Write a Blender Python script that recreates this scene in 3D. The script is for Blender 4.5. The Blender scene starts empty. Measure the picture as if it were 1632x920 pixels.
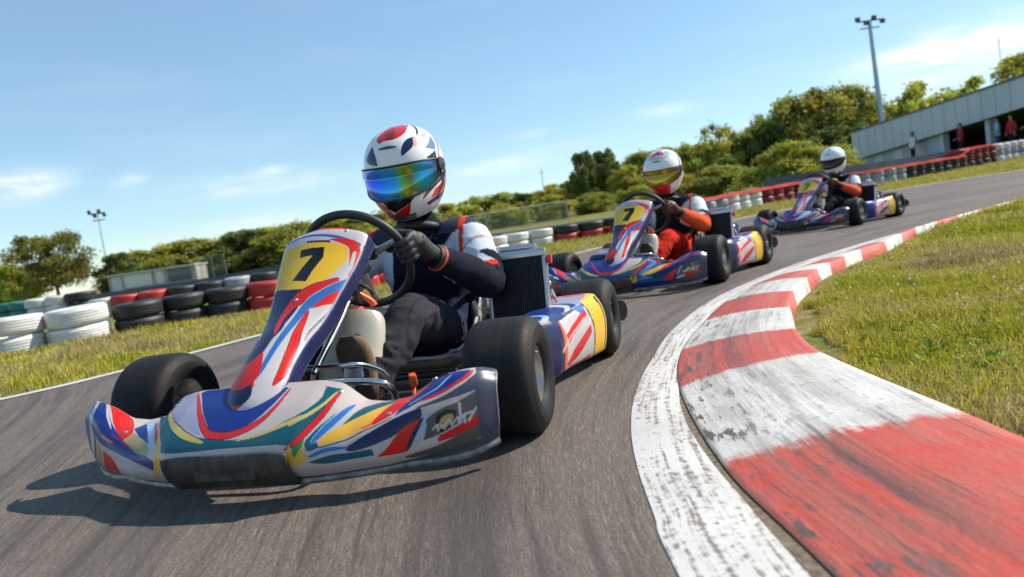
"""Three racing karts on a circuit corner, built in mesh code."""
import numpy as np, math

# ------------------------------------------------------------------ numeric helpers
def catmull(pts, n):
    """smooth curve through control points, n samples"""
    p = np.array(pts, float)
    m = len(p)
    e = np.vstack([2*p[0]-p[1], p, 2*p[-1]-p[-2]])
    t = np.linspace(0, m-1, n)
    i = np.minimum(t.astype(int), m-2); f = (t-i)[:, None]
    a, b, c, d = e[i], e[i+1], e[i+2], e[i+3]
    return 0.5*((2*b)+(-a+c)*f+(2*a-5*b+4*c-d)*f*f+(-a+3*b-3*c+d)*f**3)

def smooth_rows(x, xk, rows, s=2):
    """interpolate table rows at x with a little smoothing"""
    rows = np.array(rows, float)
    g = np.linspace(xk[0], xk[-1], 400)
    out = np.zeros((len(x), rows.shape[1]))
    k = np.exp(-0.5*(np.arange(-30, 31)/(s*3.0))**2); k /= k.sum()
    for j in range(rows.shape[1]):
        v = np.interp(g, xk, rows[:, j])
        v = np.convolve(np.pad(v, 30, mode='edge'), k, 'valid')
        out[:, j] = np.interp(x, g, v)
    return out

# ------------------------------------------------------------------ front fairing (kart frame: x forward, y left, z up)
FY = [0, .18, .24, .30, .36, .42, .48, .545, .585, .605]
FROWS = [ # B.x B.z  C.x C.z  D.x D.z  E.x E.z  T.x T.z
 [.432,.046, .472,.090, .472,.142, .395,.205, .300,.252],
 [.425,.046, .462,.090, .462,.142, .390,.205, .300,.251],
 [.412,.046, .445,.087, .440,.136, .380,.196, .300,.240],
 [.396,.047, .425,.085, .420,.130, .370,.172, .302,.192],
 [.374,.048, .412,.082, .405,.138, .365,.170, .303,.184],
 [.348,.050, .390,.088, .388,.155, .352,.182, .302,.192],
 [.328,.046, .360,.098, .362,.178, .335,.208, .296,.226],
 [.300,.050, .330,.108, .322,.198, .305,.232, .282,.243],
 [.268,.058, .292,.112, .290,.200, .265,.232, .250,.240],
 [.245,.066, .262,.115, .260,.190, .228,.218, .215,.225]]
def fairing_surface(nu, nv):
    u = np.linspace(-1, 1, nu)
    y = .605*u
    R = smooth_rows(np.abs(y), FY, FROWS, 1.6).reshape(nu, 5, 2)
    P = np.zeros((nu, nv, 3))
    for i in range(nu):
        c = catmull(R[i], nv)
        bulge = 0
        P[i, :, 0] = c[:, 0]; P[i, :, 2] = c[:, 1]
        v = np.linspace(0, 1, nv)
        P[i, :, 1] = y[i] + np.sign(y[i])*max(0, abs(y[i])-.545)/.06*(-.0+.018*np.sin(v*math.pi))
    return P

# ------------------------------------------------------------------ number cowl in front of the wheel
NC = [(.382,.180),(.384,.215),(.345,.262),(.285,.312),(.20,.366),(.11,.418),(.025,.492),(-.05,.562),(-.112,.628),(-.135,.640)]
NW = [.028,.066,.082,.080,.083,.098,.119,.137,.142,.116]
def cowl_surface(nu, nv):
    c = catmull(NC, nv); w = catmull(np.array(NW)[:, None], nv)[:, 0]
    d = np.gradient(c, axis=0); d /= np.linalg.norm(d, axis=1)[:, None]
    nrm = np.stack([d[:, 1], -d[:, 0]], 1)            # forward/up normal
    nrm *= np.sign(nrm[:, :1]+1e-9)
    u = np.linspace(-1, 1, nu)
    P = np.zeros((nu, nv, 3))
    # flat centre, rounded shoulder, then side wall running back
    a = np.abs(u)
    yy = np.where(a < .62, a/.62*.80, .80+.20*np.sin(np.clip((a-.62)/.20, 0, 1)*math.pi/2))
    yy = np.where(a > .82, 1.0+.02*(a-.82)/.18, yy)
    dep = .26*yy**2 + np.where(a > .62, .20*(1-np.cos(np.clip((a-.62)/.20, 0, 1)*math.pi/2)), 0)*.6 + np.where(a > .82, (a-.82)/.18*.26, 0)
    for j in range(nv):
        P[:, j, 1] = np.sign(u)*yy*w[j]
        o = -dep*.11
        P[:, j, 0] = c[j, 0]+nrm[j, 0]*o
        P[:, j, 2] = c[j, 1]+nrm[j, 1]*o
    return P

# ------------------------------------------------------------------ helmet shell (helmet frame: x forward, y left, z up)
def helmet_point(th, ph, off=0.0):
    """th azimuth from forward (left positive), ph elevation"""
    ct, st, cp, sp = np.cos(th), np.sin(th), np.cos(ph), np.sin(ph)
    x = ct*cp; y = st*cp; z = sp
    ax = np.where(x > 0, .168, .172); az = np.where(z > 0, .168, .205)
    ay = .150
    r = 1.0/((np.abs(x)/ax)**2.25+(np.abs(y)/ay)**2.25+(np.abs(z)/az)**2.25)**(1/2.25)
    X, Y, Z = r*x, r*y, r*z
    # chin bar pushes forward, lower part narrows
    lo = np.clip(-Z/.17, 0, 1)
    X = X+np.clip(x, 0, 1)**1.5*.075*np.clip(lo, 0, 1)**.8
    Y = Y*(1-.20*lo**1.6*np.clip(x, 0, 1)-.10*lo**2)
    Z = np.maximum(Z, -.168-.012*np.clip(x, -1, 1))
    n = np.stack([x, y, z], -1)
    return np.stack([X, Y, Z], -1)+n*np.asarray(off)[..., None]
def helmet_surface(nu, nv):
    th = np.linspace(-math.pi, math.pi, nu)[:, None]; ph = np.linspace(-1.22, math.pi/2, nv)[None, :]
    th, ph = np.broadcast_arrays(th, ph)
    return helmet_point(th, ph, np.zeros(th.shape))

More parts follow.
